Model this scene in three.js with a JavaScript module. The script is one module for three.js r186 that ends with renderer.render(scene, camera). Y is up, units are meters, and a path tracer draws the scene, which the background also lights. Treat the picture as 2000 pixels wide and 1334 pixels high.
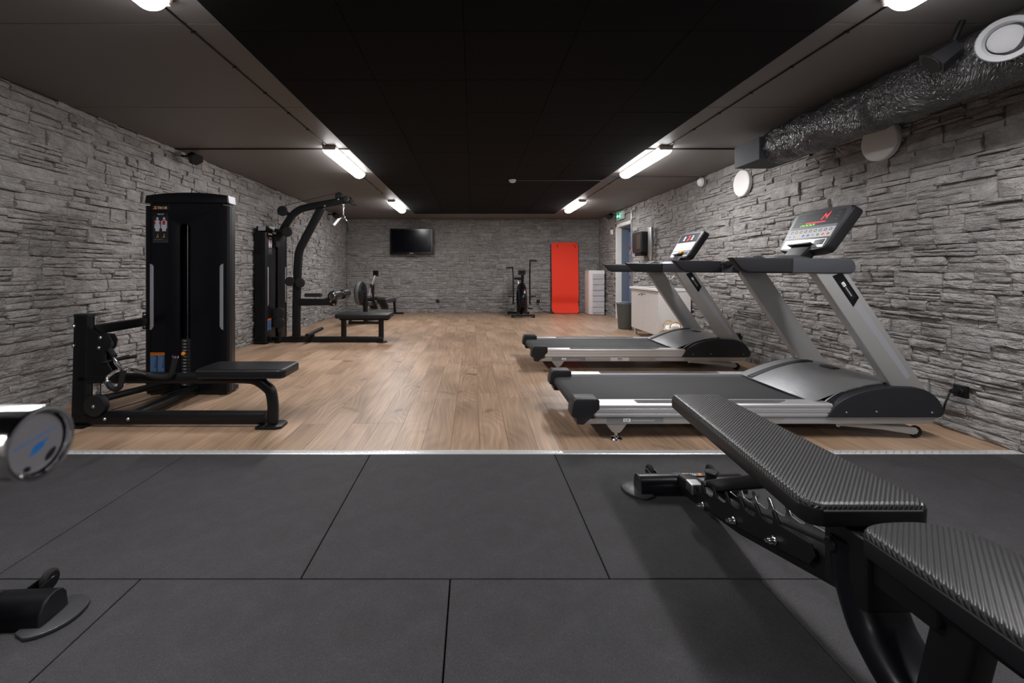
import * as THREE from 'three';
import { RoundedBoxGeometry } from 'three/addons/geometries/RoundedBoxGeometry.js';
import { mergeGeometries, toCreasedNormals } from 'three/addons/utils/BufferGeometryUtils.js';
import { ImprovedNoise } from 'three/addons/math/ImprovedNoise.js';
import { RectAreaLightUniformsLib } from 'three/addons/lights/RectAreaLightUniformsLib.js';

RectAreaLightUniformsLib.init();
const scene = new THREE.Scene();
scene.background = new THREE.Color(0x000000);
const renderer = new THREE.WebGLRenderer({ antialias: true });
renderer.toneMapping = THREE.LinearToneMapping;
renderer.toneMappingExposure = 1.75;
renderer.shadowMap.enabled = true;

// camera: level, shifted lens (the vanishing point lies above and left of the middle of the frame)
const camera = new THREE.PerspectiveCamera(2 * Math.atan(667 / 860) * 180 / Math.PI, 2000 / 1334, 0.05, 60);
camera.position.set(0, 1.08, 0);
camera.lookAt(0, 1.08, -5);
camera.setViewOffset(2000, 1334, 76, 138, 2000, 1334);
camera.focus = 3.2;
camera.userData.fStop = 5.6;
scene.add(camera);

const LAMP = 34;          // radiance of the ceiling lamps
const LAMP_GLOW = 20;      // what the eye sees of the diffusers

// ---------------------------------------------------------------- helpers
let seedState = 12345;
const rnd = () => { seedState = (seedState * 1664525 + 1013904223) >>> 0; return seedState / 4294967296; };
const rr = (a, b) => a + (b - a) * rnd();
const pick = (a) => a[Math.floor(rnd() * a.length)];
const noise = new ImprovedNoise();
const V = (x, y, d) => new THREE.Vector3(x, y, -d);        // x right, y up, d metres into the room
const V2 = (x, y) => new THREE.Vector2(x, y);

const taken = {};
function numbered(name) {
  if (!(name in taken)) { taken[name] = 0; return name; }
  taken[name]++;
  return name + '_' + String(taken[name]).padStart(3, '0');
}
function clean(g) {
  g = g.index ? g.toNonIndexed() : g;
  for (const k of Object.keys(g.attributes)) if (!['position', 'normal', 'uv', 'color'].includes(k)) g.deleteAttribute(k);
  if (!g.attributes.normal) g.computeVertexNormals();
  if (!g.attributes.uv) boxUV(g);
  g.clearGroups();
  return g;
}
function boxUV(g) {
  if (g.index) g = g.toNonIndexed();
  const p = g.attributes.position, n = p.count, uv = new Float32Array(n * 2), a = new THREE.Vector3(), b = new THREE.Vector3(), c = new THREE.Vector3();
  for (let i = 0; i < n; i += 3) {
    a.fromBufferAttribute(p, i); b.fromBufferAttribute(p, i + 1); c.fromBufferAttribute(p, i + 2);
    const m = b.clone().sub(a).cross(c.clone().sub(a)), x = Math.abs(m.x), y = Math.abs(m.y), z = Math.abs(m.z);
    [a, b, c].forEach((q, k) => {
      const [s, t] = y >= x && y >= z ? [q.x, -q.z] : x >= z ? [-q.z, q.y] : [q.x, q.y];
      uv[(i + k) * 2] = s; uv[(i + k) * 2 + 1] = t;
    });
  }
  g.setAttribute('uv', new THREE.BufferAttribute(uv, 2));
  return g;
}
function merged(geos) {
  geos = [].concat(geos).map(clean);
  const colored = geos.some((g) => g.attributes.color);
  if (!colored) geos.forEach((g) => g.deleteAttribute('color'));
  return geos.length === 1 ? geos[0] : mergeGeometries(geos, false);
}
const rootOf = (o) => { while (o.parent && o.parent !== scene) o = o.parent; return o; };
function thing(name, label, category, base, group) {
  const o = new THREE.Group();
  o.name = numbered(name); o.position.copy(base); o.userData = { label, category };
  if (group) o.userData.group = group;
  scene.add(o);
  return o;
}
// a part: geometry given in world coordinates, stored relative to the base of its thing
function part(name, geos, mat, parent, label) {
  const g = merged(geos).clone(), b = rootOf(parent).position;
  g.translate(-b.x, -b.y, -b.z);
  const m = new THREE.Mesh(g, mat);
  m.name = name; m.castShadow = m.receiveShadow = true;
  if (label) m.userData.label = label;
  parent.add(m);
  return m;
}
function one(name, label, category, base, geos, mat, group) {
  const g = merged(geos).clone();
  g.translate(-base.x, -base.y, -base.z);
  const m = new THREE.Mesh(g, mat);
  m.name = numbered(name); m.position.copy(base); m.castShadow = m.receiveShadow = true;
  m.userData = { label, category };
  if (group) m.userData.group = group;
  scene.add(m);
  return m;
}
function struct(name, geos, mat, label) {
  const m = new THREE.Mesh(merged(geos), mat);
  m.name = name; m.castShadow = m.receiveShadow = true;
  m.userData = { kind: 'structure' };
  if (label) m.userData.label = label;
  scene.add(m);
  return m;
}
// geometry makers (world coordinates)
function box(x0, x1, y0, y1, d0, d1, r = 0.004, seg = 2) {
  const w = x1 - x0, h = y1 - y0, d = d1 - d0, rad = Math.min(r, w / 2.01, h / 2.01, d / 2.01);
  const g = rad > 0.0004 ? new RoundedBoxGeometry(w, h, d, seg, rad) : new THREE.BoxGeometry(w, h, d);
  g.translate((x0 + x1) / 2, (y0 + y1) / 2, -(d0 + d1) / 2);
  return boxUV(clean(g));
}
function rod(p, q, r, seg = 18, r2) {
  const dir = q.clone().sub(p), L = dir.length();
  const g = new THREE.CylinderGeometry(r2 ?? r, r, L, seg, 1);
  g.translate(0, L / 2, 0);
  g.applyQuaternion(new THREE.Quaternion().setFromUnitVectors(new THREE.Vector3(0, 1, 0), dir.normalize()));
  g.translate(p.x, p.y, p.z);
  return g;
}
function lathe(profile, p, axis, seg = 28) {
  const g = new THREE.LatheGeometry(profile.map(([r, y]) => V2(Math.max(r, 0.00001), y)), seg);
  g.applyQuaternion(new THREE.Quaternion().setFromUnitVectors(new THREE.Vector3(0, 1, 0), axis.clone().normalize()));
  g.translate(p.x, p.y, p.z);
  return toCreasedNormals(g, 0.5);
}
function disc(p, axis, r, t, bev = 0.004, seg = 28) {   // rounded disc centred on p
  const h = t / 2;
  return lathe([[0, -h], [r - bev, -h], [r, -h + bev], [r, h - bev], [r - bev, h], [0, h]], p, axis, seg);
}
function rectProfile(w, h, r, n = 3) {
  const out = [];
  const c = [[w / 2 - r, h / 2 - r, 0], [-w / 2 + r, h / 2 - r, 1], [-w / 2 + r, -h / 2 + r, 2], [w / 2 - r, -h / 2 + r, 3]];
  for (const [x, y, k] of c) for (let i = 0; i <= n; i++) { const a = (k + i / n) * Math.PI / 2; out.push([x + r * Math.cos(a), y + r * Math.sin(a)]); }
  return out;
}
const roundProfile = (r, n = 14) => Array.from({ length: n }, (_, i) => [r * Math.cos(i / n * 2 * Math.PI), r * Math.sin(i / n * 2 * Math.PI)]);
function sweep(path, prof, ref = new THREE.Vector3(0, 0, 1), crease = 0.7) {
  const n = prof.length, pos = [], idx = [];
  path.forEach((p, i) => {
    const a = path[Math.max(0, i - 1)], b = path[Math.min(path.length - 1, i + 1)];
    const t = b.clone().sub(a).normalize();
    let stretch = 1;
    if (i > 0 && i < path.length - 1) { const t1 = p.clone().sub(a).normalize(); stretch = 1 / Math.max(0.5, t1.dot(t)); }
    const side = new THREE.Vector3().crossVectors(t, ref).normalize(), up = new THREE.Vector3().crossVectors(side, t).normalize();
    for (const [s, u] of prof) { const q = p.clone().addScaledVector(side, s * stretch).addScaledVector(up, u); pos.push(q.x, q.y, q.z); }
  });
  for (let i = 0; i < path.length - 1; i++) for (let k = 0; k < n; k++) {
    const a = i * n + k, b = i * n + (k + 1) % n, c = a + n, d = b + n;
    idx.push(a, b, d, a, d, c);
  }
  for (const [at, flip] of [[0, true], [path.length - 1, false]]) {
    const c = pos.length / 3, p = path[at];
    pos.push(p.x, p.y, p.z);
    for (let k = 0; k < n; k++) { const a = at * n + k, b = at * n + (k + 1) % n; flip ? idx.push(c, b, a) : idx.push(c, a, b); }
  }
  let g = new THREE.BufferGeometry();
  g.setAttribute('position', new THREE.Float32BufferAttribute(pos, 3));
  g.setIndex(idx);
  g = g.toNonIndexed();
  // make sure the faces look outward
  const p = g.attributes.position, a = new THREE.Vector3(), b = new THREE.Vector3(), c = new THREE.Vector3();
  let vol = 0;
  for (let i = 0; i < p.count; i += 3) { a.fromBufferAttribute(p, i); b.fromBufferAttribute(p, i + 1); c.fromBufferAttribute(p, i + 2); vol += a.dot(b.clone().cross(c)); }
  if (vol < 0) for (let i = 0; i < p.count; i += 3) { a.fromBufferAttribute(p, i + 1); b.fromBufferAttribute(p, i + 2); p.setXYZ(i + 1, b.x, b.y, b.z); p.setXYZ(i + 2, a.x, a.y, a.z); }
  return boxUV(toCreasedNormals(g, crease));
}
// straight tube of rounded rectangle section: w across (side), h along ref
const bar = (p, q, w, h, ref = new THREE.Vector3(0, 1, 0), r = 0.006) => sweep([p, q], rectProfile(w, h, r), ref);
function smooth(points, n = 8) {   // rounded path through points
  return new THREE.CatmullRomCurve3(points, false, 'catmullrom', 0.35).getPoints(points.length * n);
}
// polygon in the x-y plane, pushed from depth d0 to d1
function prism(pts, d0, d1, bevel = 0.003, seg = 2) {
  const s = pts instanceof THREE.Shape ? pts : new THREE.Shape(pts.map(([x, y]) => V2(x, y)));
  const g = new THREE.ExtrudeGeometry(s, { depth: d1 - d0 - 2 * bevel, bevelEnabled: bevel > 0, bevelThickness: bevel, bevelSize: bevel, bevelOffset: -bevel, bevelSegments: seg, curveSegments: 10 });
  g.translate(0, 0, -d1 + bevel);
  return boxUV(toCreasedNormals(clean(g), 0.5));
}
// polygon in the x-depth plane, pushed from height y0 to y1
function slab(pts, y0, y1, bevel = 0.003, seg = 2) {
  const s = pts instanceof THREE.Shape ? pts : new THREE.Shape(pts.map(([x, d]) => V2(x, d)));
  const g = new THREE.ExtrudeGeometry(s, { depth: y1 - y0 - 2 * bevel, bevelEnabled: bevel > 0, bevelThickness: bevel, bevelSize: bevel, bevelOffset: -bevel, bevelSegments: seg, curveSegments: 10 });
  g.rotateX(-Math.PI / 2);
  g.translate(0, y0 + bevel, 0);
  return boxUV(toCreasedNormals(clean(g), 0.5));
}
// polygon in the depth-height plane, pushed from x0 to x1
function profileX(pts, x0, x1, bevel = 0.002) {
  const s = new THREE.Shape(pts.map(([d, y]) => V2(d, y)));
  const g = new THREE.ExtrudeGeometry(s, { depth: x1 - x0 - 2 * bevel, bevelEnabled: bevel > 0, bevelThickness: bevel, bevelSize: bevel, bevelOffset: -bevel, bevelSegments: 1, curveSegments: 8 });
  g.rotateY(Math.PI / 2);
  g.translate(x0 + bevel, 0, 0);
  return boxUV(toCreasedNormals(clean(g), 0.5));
}
function frame(g, o, x, y, z) {   // local x,y,z axes to world vectors at origin o
  g.applyMatrix4(new THREE.Matrix4().makeBasis(x, y, z).setPosition(o));
  return g;
}
const X = new THREE.Vector3(1, 0, 0), Y = new THREE.Vector3(0, 1, 0), Z = new THREE.Vector3(0, 0, 1);
function canvasTexture(w, h, draw) {
  const c = document.createElement('canvas'); c.width = w; c.height = h;
  draw(c.getContext('2d'), w, h);
  const t = new THREE.CanvasTexture(c); t.colorSpace = THREE.SRGBColorSpace; t.anisotropy = 8;
  return t;
}
function dataTexture(n, f, srgb, rep = true) {
  const a = new Uint8Array(n * n * 4);
  for (let y = 0; y < n; y++) for (let x = 0; x < n; x++) {
    const c = f(x / n, y / n, x, y), i = (y * n + x) * 4, g = Array.isArray(c);
    for (let k = 0; k < 3; k++) a[i + k] = Math.max(0, Math.min(255, (g ? c[k] : c) * 255));
    a[i + 3] = 255;
  }
  const t = new THREE.DataTexture(a, n, n); t.magFilter = THREE.LinearFilter; t.needsUpdate = true;
  if (rep) t.wrapS = t.wrapT = THREE.RepeatWrapping;
  if (srgb) t.colorSpace = THREE.SRGBColorSpace;
  return t;
}
// tileable noise on a torus
function tnoise(u, v, fu, fv, z = 0) {
  const A = u * 2 * Math.PI, B = v * 2 * Math.PI, ru = fu / (2 * Math.PI), rv = fv / (2 * Math.PI);
  return noise.noise(Math.cos(A) * ru + 11.3 + Math.cos(B) * rv * 0.618, Math.sin(A) * ru + Math.cos(B) * rv + z * 7.7, Math.sin(B) * rv + 3.1);
}
const fbm = (u, v, f, z = 0) => tnoise(u, v, f, f, z) * 0.5 + tnoise(u, v, f * 2, f * 2, z + 1) * 0.3 + tnoise(u, v, f * 4, f * 4, z + 2) * 0.2;
const hash2 = (x, y) => { let h = (x * 374761393 + y * 668265263) | 0; h = Math.imul(h ^ (h >>> 13), 1274126177); return ((h ^ (h >>> 16)) >>> 0) / 4294967296; };

// ---------------------------------------------------------------- materials
const std = (o) => new THREE.MeshStandardMaterial(o);
const phys = (o) => new THREE.MeshPhysicalMaterial(o);
const lin = (r, g, b) => new THREE.Color().setRGB(r, g ?? r, b ?? r);

const stoneTex = dataTexture(1024, (u, v) => {   // one tile is 2 m of mottled cast stone: pale and dark patches, warm and cool, fine grain
  const patch = tnoise(u, v, 9, 9, 20) * 0.9 + tnoise(u, v, 17, 17, 23) * 0.4, hue = tnoise(u, v, 7, 7, 30), a = fbm(u, v, 30), b = fbm(u, v, 150, 5);
  const g = 0.28 * (1 + patch * 0.34 + a * 0.35 + b * 0.28), w = 0.035 + hue * 0.03;
  return [g * (1.015 + w * 0.5), g * 0.985, g * (0.985 - w)];
}, false);
const stoneBump = dataTexture(512, (u, v) => 0.5 + fbm(u, v * 1, 14, 2) * 0.7 + fbm(u, v, 60, 8) * 0.5 + tnoise(u, v, 6, 40, 3) * 0.35, false);
stoneTex.repeat.set(0.5, 0.5); stoneBump.repeat.set(2, 2);
const stoneMat = std({ color: lin(1), map: stoneTex, roughness: 0.92, bumpMap: stoneBump, bumpScale: 0.010 });
const woodTex = dataTexture(1024, (u, v) => {
  // grain runs along v; 1 tile = 1.5 m
  const warp = tnoise(u, v, 4, 1.6, 1) * 0.75 + tnoise(u, v, 12, 2.5, 2) * 0.16;
  const figure = Math.max(0, tnoise(u, v, 6, 4, 12)) * 1.6;
  const rings = Math.sin((u * 30 + warp * 5.5) * 2 * Math.PI) * 0.5 + 0.5;
  const fine = tnoise(u, v, 300, 5, 4) * 0.55 + tnoise(u, v, 140, 4, 6) * 0.45;
  const tone = tnoise(u, v, 7, 3, 9), knot = Math.max(0, tnoise(u, v, 9, 7, 15) - 0.42) * 0.9;
  const k = 0.86 + (rings - 0.5) * 0.10 * (0.25 + figure) + fine * 0.17 + tone * 0.13 - knot;
  const grey = 0.5 + 0.5 * tone;
  return [0.735 * k, (0.605 + 0.01 * grey) * k, (0.492 + 0.03 * grey) * k];
}, true);
woodTex.repeat.set(1 / 1.5, 1 / 1.5);
const woodBump = dataTexture(512, (u, v) => 0.5 + tnoise(u, v, 160, 6, 4) * 0.5, false);
woodBump.repeat.set(1 / 1.5, 1 / 1.5);
const woodMats = [1.0, 0.95, 1.05, 0.91, 0.98].map((k, i) => std({ color: lin(k, k * (i % 2 ? 0.985 : 1), k * (i % 2 ? 0.96 : 1)), map: woodTex, roughness: 0.42, bumpMap: woodBump, bumpScale: 0.0006 }));
const rubberTex = dataTexture(512, (u, v, x, y) => { const s = hash2(x, y), c = hash2(x >> 1, y >> 1); const g = 0.17 + (c - 0.5) * 0.10 + (s > 0.985 ? 0.16 : 0) + fbm(u, v, 5) * 0.04; return [g, g * 0.97, g * 1.02]; }, true);
rubberTex.repeat.set(2.2, 2.2);
const rubberBump = dataTexture(256, (u, v, x, y) => hash2(x, y) * 0.7 + hash2(x >> 1, y >> 1) * 0.3, false);
rubberBump.repeat.set(2.4, 2.4);
const rubberMat = std({ color: lin(1), map: rubberTex, roughness: 0.78, bumpMap: rubberBump, bumpScale: 0.0012 });
const foilBump = dataTexture(512, (u, v) => { let m = 0; for (let k = 0; k < 3; k++) m = Math.max(m, 1 - Math.abs(tnoise(u, v, 16 + k * 9, 16 + k * 9, k * 3)) * 5); return 0.3 + 0.5 * Math.max(0, m) + fbm(u, v, 20) * 0.3; }, false);
foilBump.repeat.set(1.4, 1.4);
const ridgeBump = dataTexture(64, (u, v) => 0.5 + 0.5 * Math.cos((u - v) * 2 * Math.PI), false);
ridgeBump.repeat.set(75, 75);
const checkerBump = dataTexture(128, (u, v) => { const f = (a, b) => Math.max(0, 1 - Math.abs(a * 3.2) - 0) * (Math.abs(b) < 0.34 ? 1 : 0); const a = (u % 0.5) - 0.25, b = (v % 0.5) - 0.25, k = (Math.floor(u * 2) + Math.floor(v * 2)) % 2; return k ? f((a - b) * 3, a + b) : f((a + b) * 3, a - b); }, false);
checkerBump.repeat.set(22, 22);
const brushBump = dataTexture(256, (u, v, x, y) => 0.5 + (hash2(x, y >> 5) - 0.5) * 0.8, false);
brushBump.repeat.set(3, 3);

const M = {
  plaster: std({ color: lin(0.16, 0.155, 0.15), roughness: 0.9 }),
  ceilingGrey: std({ color: lin(0.15, 0.139, 0.136), roughness: 0.55 }),
  ceilingBlack: phys({ color: lin(0.0045, 0.0045, 0.0055), roughness: 0.9, specularIntensity: 0.35 }),
  gap: std({ color: lin(0.01), roughness: 0.95 }),
  black: phys({ color: lin(0.0055, 0.0056, 0.0066), roughness: 0.4, specularIntensity: 0.6 }),
  blackGloss: phys({ color: lin(0.003, 0.003, 0.005), roughness: 0.34, specularIntensity: 0.6 }),
  shell: phys({ color: lin(0.004, 0.004, 0.006), roughness: 0.4, specularIntensity: 0.6 }),
  plastic: phys({ color: lin(0.011, 0.011, 0.013), roughness: 0.45, specularIntensity: 0.7 }),
  plasticSoft: phys({ color: lin(0.014, 0.0145, 0.018), roughness: 0.55, specularIntensity: 0.7 }),
  rubber: phys({ color: lin(0.009), roughness: 0.7, specularIntensity: 0.6 }),
  greyInsert: std({ color: lin(0.30, 0.30, 0.33), roughness: 0.5, metalness: 0.3 }),
  vinyl: phys({ color: lin(0.007, 0.007, 0.0085), roughness: 0.36, specularIntensity: 0.8 }),
  ridged: phys({ color: lin(0.012, 0.0125, 0.015), roughness: 0.34, bumpMap: ridgeBump, bumpScale: 0.0030, clearcoat: 0.35, clearcoatRoughness: 0.35 }),
  satin: std({ color: lin(0.06, 0.061, 0.066), roughness: 0.35, metalness: 0.4 }),
  stitch: std({ color: lin(0.03), roughness: 0.7 }),
  chrome: std({ color: lin(0.78), metalness: 1, roughness: 0.12 }),
  steel: std({ color: lin(0.6), metalness: 1, roughness: 0.28 }),
  alu: std({ color: lin(0.74, 0.74, 0.75), metalness: 0.75, roughness: 0.36 }),
  aluChecker: std({ color: lin(0.82), metalness: 0.5, roughness: 0.3, bumpMap: checkerBump, bumpScale: 0.003 }),
  silverPaint: std({ color: lin(0.36, 0.355, 0.35), metalness: 0.35, roughness: 0.42 }),
  hood: std({ color: lin(0.34, 0.345, 0.36), metalness: 0.8, roughness: 0.34, bumpMap: brushBump, bumpScale: 0.0004 }),
  darkGrey: std({ color: lin(0.05, 0.052, 0.06), roughness: 0.5 }),
  railGrey: std({ color: lin(0.05, 0.052, 0.062), roughness: 0.45 }),
  belt: std({ color: lin(0.02, 0.02, 0.022), roughness: 0.7, bumpMap: rubberBump, bumpScale: 0.0006 }),
  tread: std({ color: lin(0.10, 0.10, 0.105), roughness: 0.6 }),
  inlay: std({ color: lin(0.42, 0.43, 0.47), metalness: 0.4, roughness: 0.35 }),
  white: std({ color: lin(0.78, 0.77, 0.76), roughness: 0.45 }),
  whiteWarm: std({ color: lin(0.70, 0.66, 0.65), roughness: 0.5 }),
  grille: std({ color: lin(0.42, 0.41, 0.47), roughness: 0.5 }),
  cabinet: std({ color: lin(0.66, 0.63, 0.62), roughness: 0.4 }),
  ductFoil: std({ color: lin(0.10, 0.10, 0.105), metalness: 0.7, roughness: 0.34, bumpMap: foilBump, bumpScale: 0.016 }),
  ductBox: phys({ color: lin(0.075, 0.08, 0.09), roughness: 0.75, specularIntensity: 0.3 }),
  valve: phys({ color: lin(0.15, 0.15, 0.155), roughness: 0.75, specularIntensity: 0.4 }),
  diffuser: std({ color: lin(0.9), roughness: 0.5, emissive: lin(1, 0.99, 0.99), emissiveIntensity: LAMP_GLOW }),
  lampBody: std({ color: lin(0.55, 0.48, 0.42), roughness: 0.5 }),
  red: std({ color: lin(0.86, 0.045, 0.018), roughness: 0.85 }),
  orange: std({ color: lin(0.85, 0.28, 0.03), roughness: 0.4 }),
  bin: std({ color: lin(0.075, 0.078, 0.07), roughness: 0.5 }),
  binRim: std({ color: lin(0.10, 0.12, 0.15), roughness: 0.45 }),
  doorWhite: std({ color: lin(0.68, 0.66, 0.64), roughness: 0.5 }),
  doorGrey: std({ color: lin(0.13, 0.15, 0.19), roughness: 0.5 }),
  corridorWall: std({ color: lin(0.50, 0.64, 0.80), roughness: 0.8 }),
  corridorLow: std({ color: lin(0.22, 0.48, 0.70), roughness: 0.8 }),
  corridorBand: std({ color: lin(0.16, 0.17, 0.19), roughness: 0.6 }),
  wicker: std({ color: lin(0.55, 0.34, 0.15), roughness: 0.7 }),
  cloth: std({ color: lin(0.78, 0.74, 0.68), roughness: 0.95 }),
  soap: phys({ color: lin(0.8, 0.82, 0.82), roughness: 0.15, transmission: 0.5, thickness: 0.02 }),
  weight: std({ color: lin(0.05), metalness: 0.5, roughness: 0.4 }),
  glassBlack: phys({ color: lin(0.003, 0.003, 0.005), roughness: 0.2, specularIntensity: 0.6 }),
  screenBlack: phys({ color: lin(0.002, 0.002, 0.004), roughness: 0.16, specularIntensity: 0.3 }),
  brown: std({ color: lin(0.045, 0.03, 0.022), roughness: 0.4 }),
};
const decal = (tex, o = {}) => std({ map: tex, roughness: 0.5, ...o });
// ---------------------------------------------------------------- room shell
const WX = 3.25, DEEP = 11.33, CEIL = 2.41, BACK = -3.2;   // half width, far wall, ceiling, wall behind the camera (depth)
const DOOR0 = 9.08, DOOR1 = 9.94, DOORH = 2.06;

const floor = struct('floor', box(-WX - 0.3, WX + 0.3, -0.2, -0.016, BACK - 0.2, DEEP + 0.3, 0), M.gap, 'floor of oak planks and black rubber mats');
{ // oak planks run into the room
  const W = 0.1785, first = -WX - 0.1;
  const cols = Math.ceil((2 * WX + 0.2) / W);
  for (let c = 0; c < cols; c++) {
    const x0 = first + c * W, x1 = Math.min(x0 + W, WX + 0.09);
    let d = 2.655, cut = 2.655 + rr(0.25, 1.3);
    while (d < DEEP + 0.05) {
      let e = Math.min(cut, DEEP + 0.05);
      if (DEEP + 0.05 - e < 0.2) e = DEEP + 0.05;
      const g = new THREE.BoxGeometry(x1 - x0 - 0.0016, 0.014, e - d - 0.0016);
      const p = g.attributes.position;
      for (let i = 0; i < p.count; i++) if (p.getY(i) < 0) continue;
      g.translate((x0 + x1) / 2, -0.007, -(d + e) / 2);
      const b = boxUV(clean(g)), uv = b.attributes.uv, ou = rnd() * 1.5, ov = rnd() * 1.5;
      for (let i = 0; i < uv.count; i++) uv.setXY(i, uv.getX(i) + ou, uv.getY(i) + ov);
      const m = new THREE.Mesh(b, pick(woodMats));
      m.name = 'plank'; m.receiveShadow = m.castShadow = true; floor.add(m);
      d = e; cut = d + 1.38;
    }
  }
  // rubber mats
  const mat = (x0, x1, d0, d1) => {
    const m = new THREE.Mesh(box(x0 + 0.0022, x1 - 0.0022, -0.016, 0.0, d0 + 0.0022, d1 - 0.0022, 0.0035, 2), rubberMat);
    m.name = 'rubber_tile'; m.receiveShadow = m.castShadow = true; floor.add(m);
  };
  const rows = [[1.545, 2.598, -0.605], [0.46, 1.545, -1.165], [-0.62, 0.46, -0.605], [-1.7, -0.62, -1.165], [-2.78, -1.7, -0.605]];
  for (const [d0, d1, x] of rows) for (let k = -4; k < 5; k++) {
    const a = Math.max(-WX, x + k * 1.085), b = Math.min(WX, x + (k + 1) * 1.085);
    if (b - a > 0.05) mat(a, b, d0, d1);
  }
}
struct('trim_1', profileX([[2.594, 0.0], [2.597, 0.0035], [2.64, 0.0042], [2.652, 0.0008], [2.652, -0.001], [2.594, -0.001]], -WX, WX, 0.0003), M.aluChecker, 'aluminium chequer plate strip between mats and planks');

// walls
const wallLeft = struct('wall_left', box(-WX - 0.25, -WX - 0.02, 0, CEIL + 0.15, BACK, DEEP + 0.02, 0), M.plaster, 'left wall of grey split stone');
const wallBack = struct('wall_back', box(-WX - 0.25, WX + 0.3, 0, CEIL + 0.15, DEEP + 0.02, DEEP + 0.25, 0), M.plaster, 'back wall of grey split stone');
const wallRight = struct('wall_right', [
  box(WX + 0.02, WX + 0.25, 0, CEIL + 0.15, BACK, DOOR0, 0), box(WX + 0.04, WX + 0.25, DOORH, CEIL + 0.15, DOOR0, DOOR1, 0), box(WX + 0.04, WX + 0.25, 0, CEIL + 0.15, DOOR1, DEEP + 0.02, 0),
], M.plaster, 'right wall of grey split stone');
struct('wall_front', box(-WX - 0.25, WX + 0.25, 0, CEIL + 0.15, BACK - 0.2, BACK, 0), M.plaster, 'plain wall behind the camera');

function stoneGeometry(L, H, proud, fine) {
  const nx = Math.max(2, Math.min(fine ? 9 : 5, Math.round(L / (fine ? 0.035 : 0.06)))), ny = H > 0.05 ? (fine ? 4 : 3) : (fine ? 3 : 2);
  const z0 = rnd() * 100, tilt = rr(-0.010, 0.010), tiltV = rr(-0.006, 0.012), P = [], slope = rr(-0.004, 0.004), slope2 = rr(-0.004, 0.004);
  for (let j = 0; j <= ny; j++) for (let i = 0; i <= nx; i++) {
    const s = i / nx, t = j / ny, ex = i === 0 || i === nx, ey = j === 0 || j === ny;
    let u = s * L, v = t * H + (t > 0.5 ? slope : slope2) * (s - 0.5) * 2 * (ey ? 1 : 0.5);
    let w = proud + tilt * (s - 0.5) + tiltV * (t - 0.5) + noise.noise(u * 14 + z0, v * 22, z0) * 0.010 + noise.noise(u * 40 + z0, v * 60, z0 + 9) * 0.005;
    if (ex) { w -= rr(0.003, 0.009); u += (i === 0 ? 1 : -1) * rr(0, 0.004); } else u += rr(-0.3, 0.3) * L / nx;
    if (ey) { w -= rr(0.0015, 0.008); v += (j === 0 ? 1 : -1) * rr(0, 0.0035); } else v += rr(-0.22, 0.22) * H / ny;
    P.push([u, v, Math.max(0.001, w)]);
  }
  const pos = [], tri = (a, b, c) => pos.push(...a, ...b, ...c), at = (i, j) => P[j * (nx + 1) + i];
  for (let j = 0; j < ny; j++) for (let i = 0; i < nx; i++) {
    const a = at(i, j), b = at(i + 1, j), c = at(i + 1, j + 1), d = at(i, j + 1);
    if (rnd() < 0.5) { tri(a, b, c); tri(a, c, d); } else { tri(a, b, d); tri(b, c, d); }
  }
  const back = (p) => [p[0], p[1], -0.018], rim = [];
  for (let i = 0; i < nx; i++) rim.push([at(i, 0), at(i + 1, 0)]);
  for (let j = 0; j < ny; j++) rim.push([at(nx, j), at(nx, j + 1)]);
  for (let i = nx; i > 0; i--) rim.push([at(i, ny), at(i - 1, ny)]);
  for (let j = ny; j > 0; j--) rim.push([at(0, j), at(0, j - 1)]);
  for (const [a, b] of rim) { tri(a, back(a), back(b)); tri(a, back(b), b); }
  const g = new THREE.BufferGeometry();
  g.setAttribute('position', new THREE.Float32BufferAttribute(pos, 3));
  g.computeVertexNormals();
  return g;
}
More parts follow.
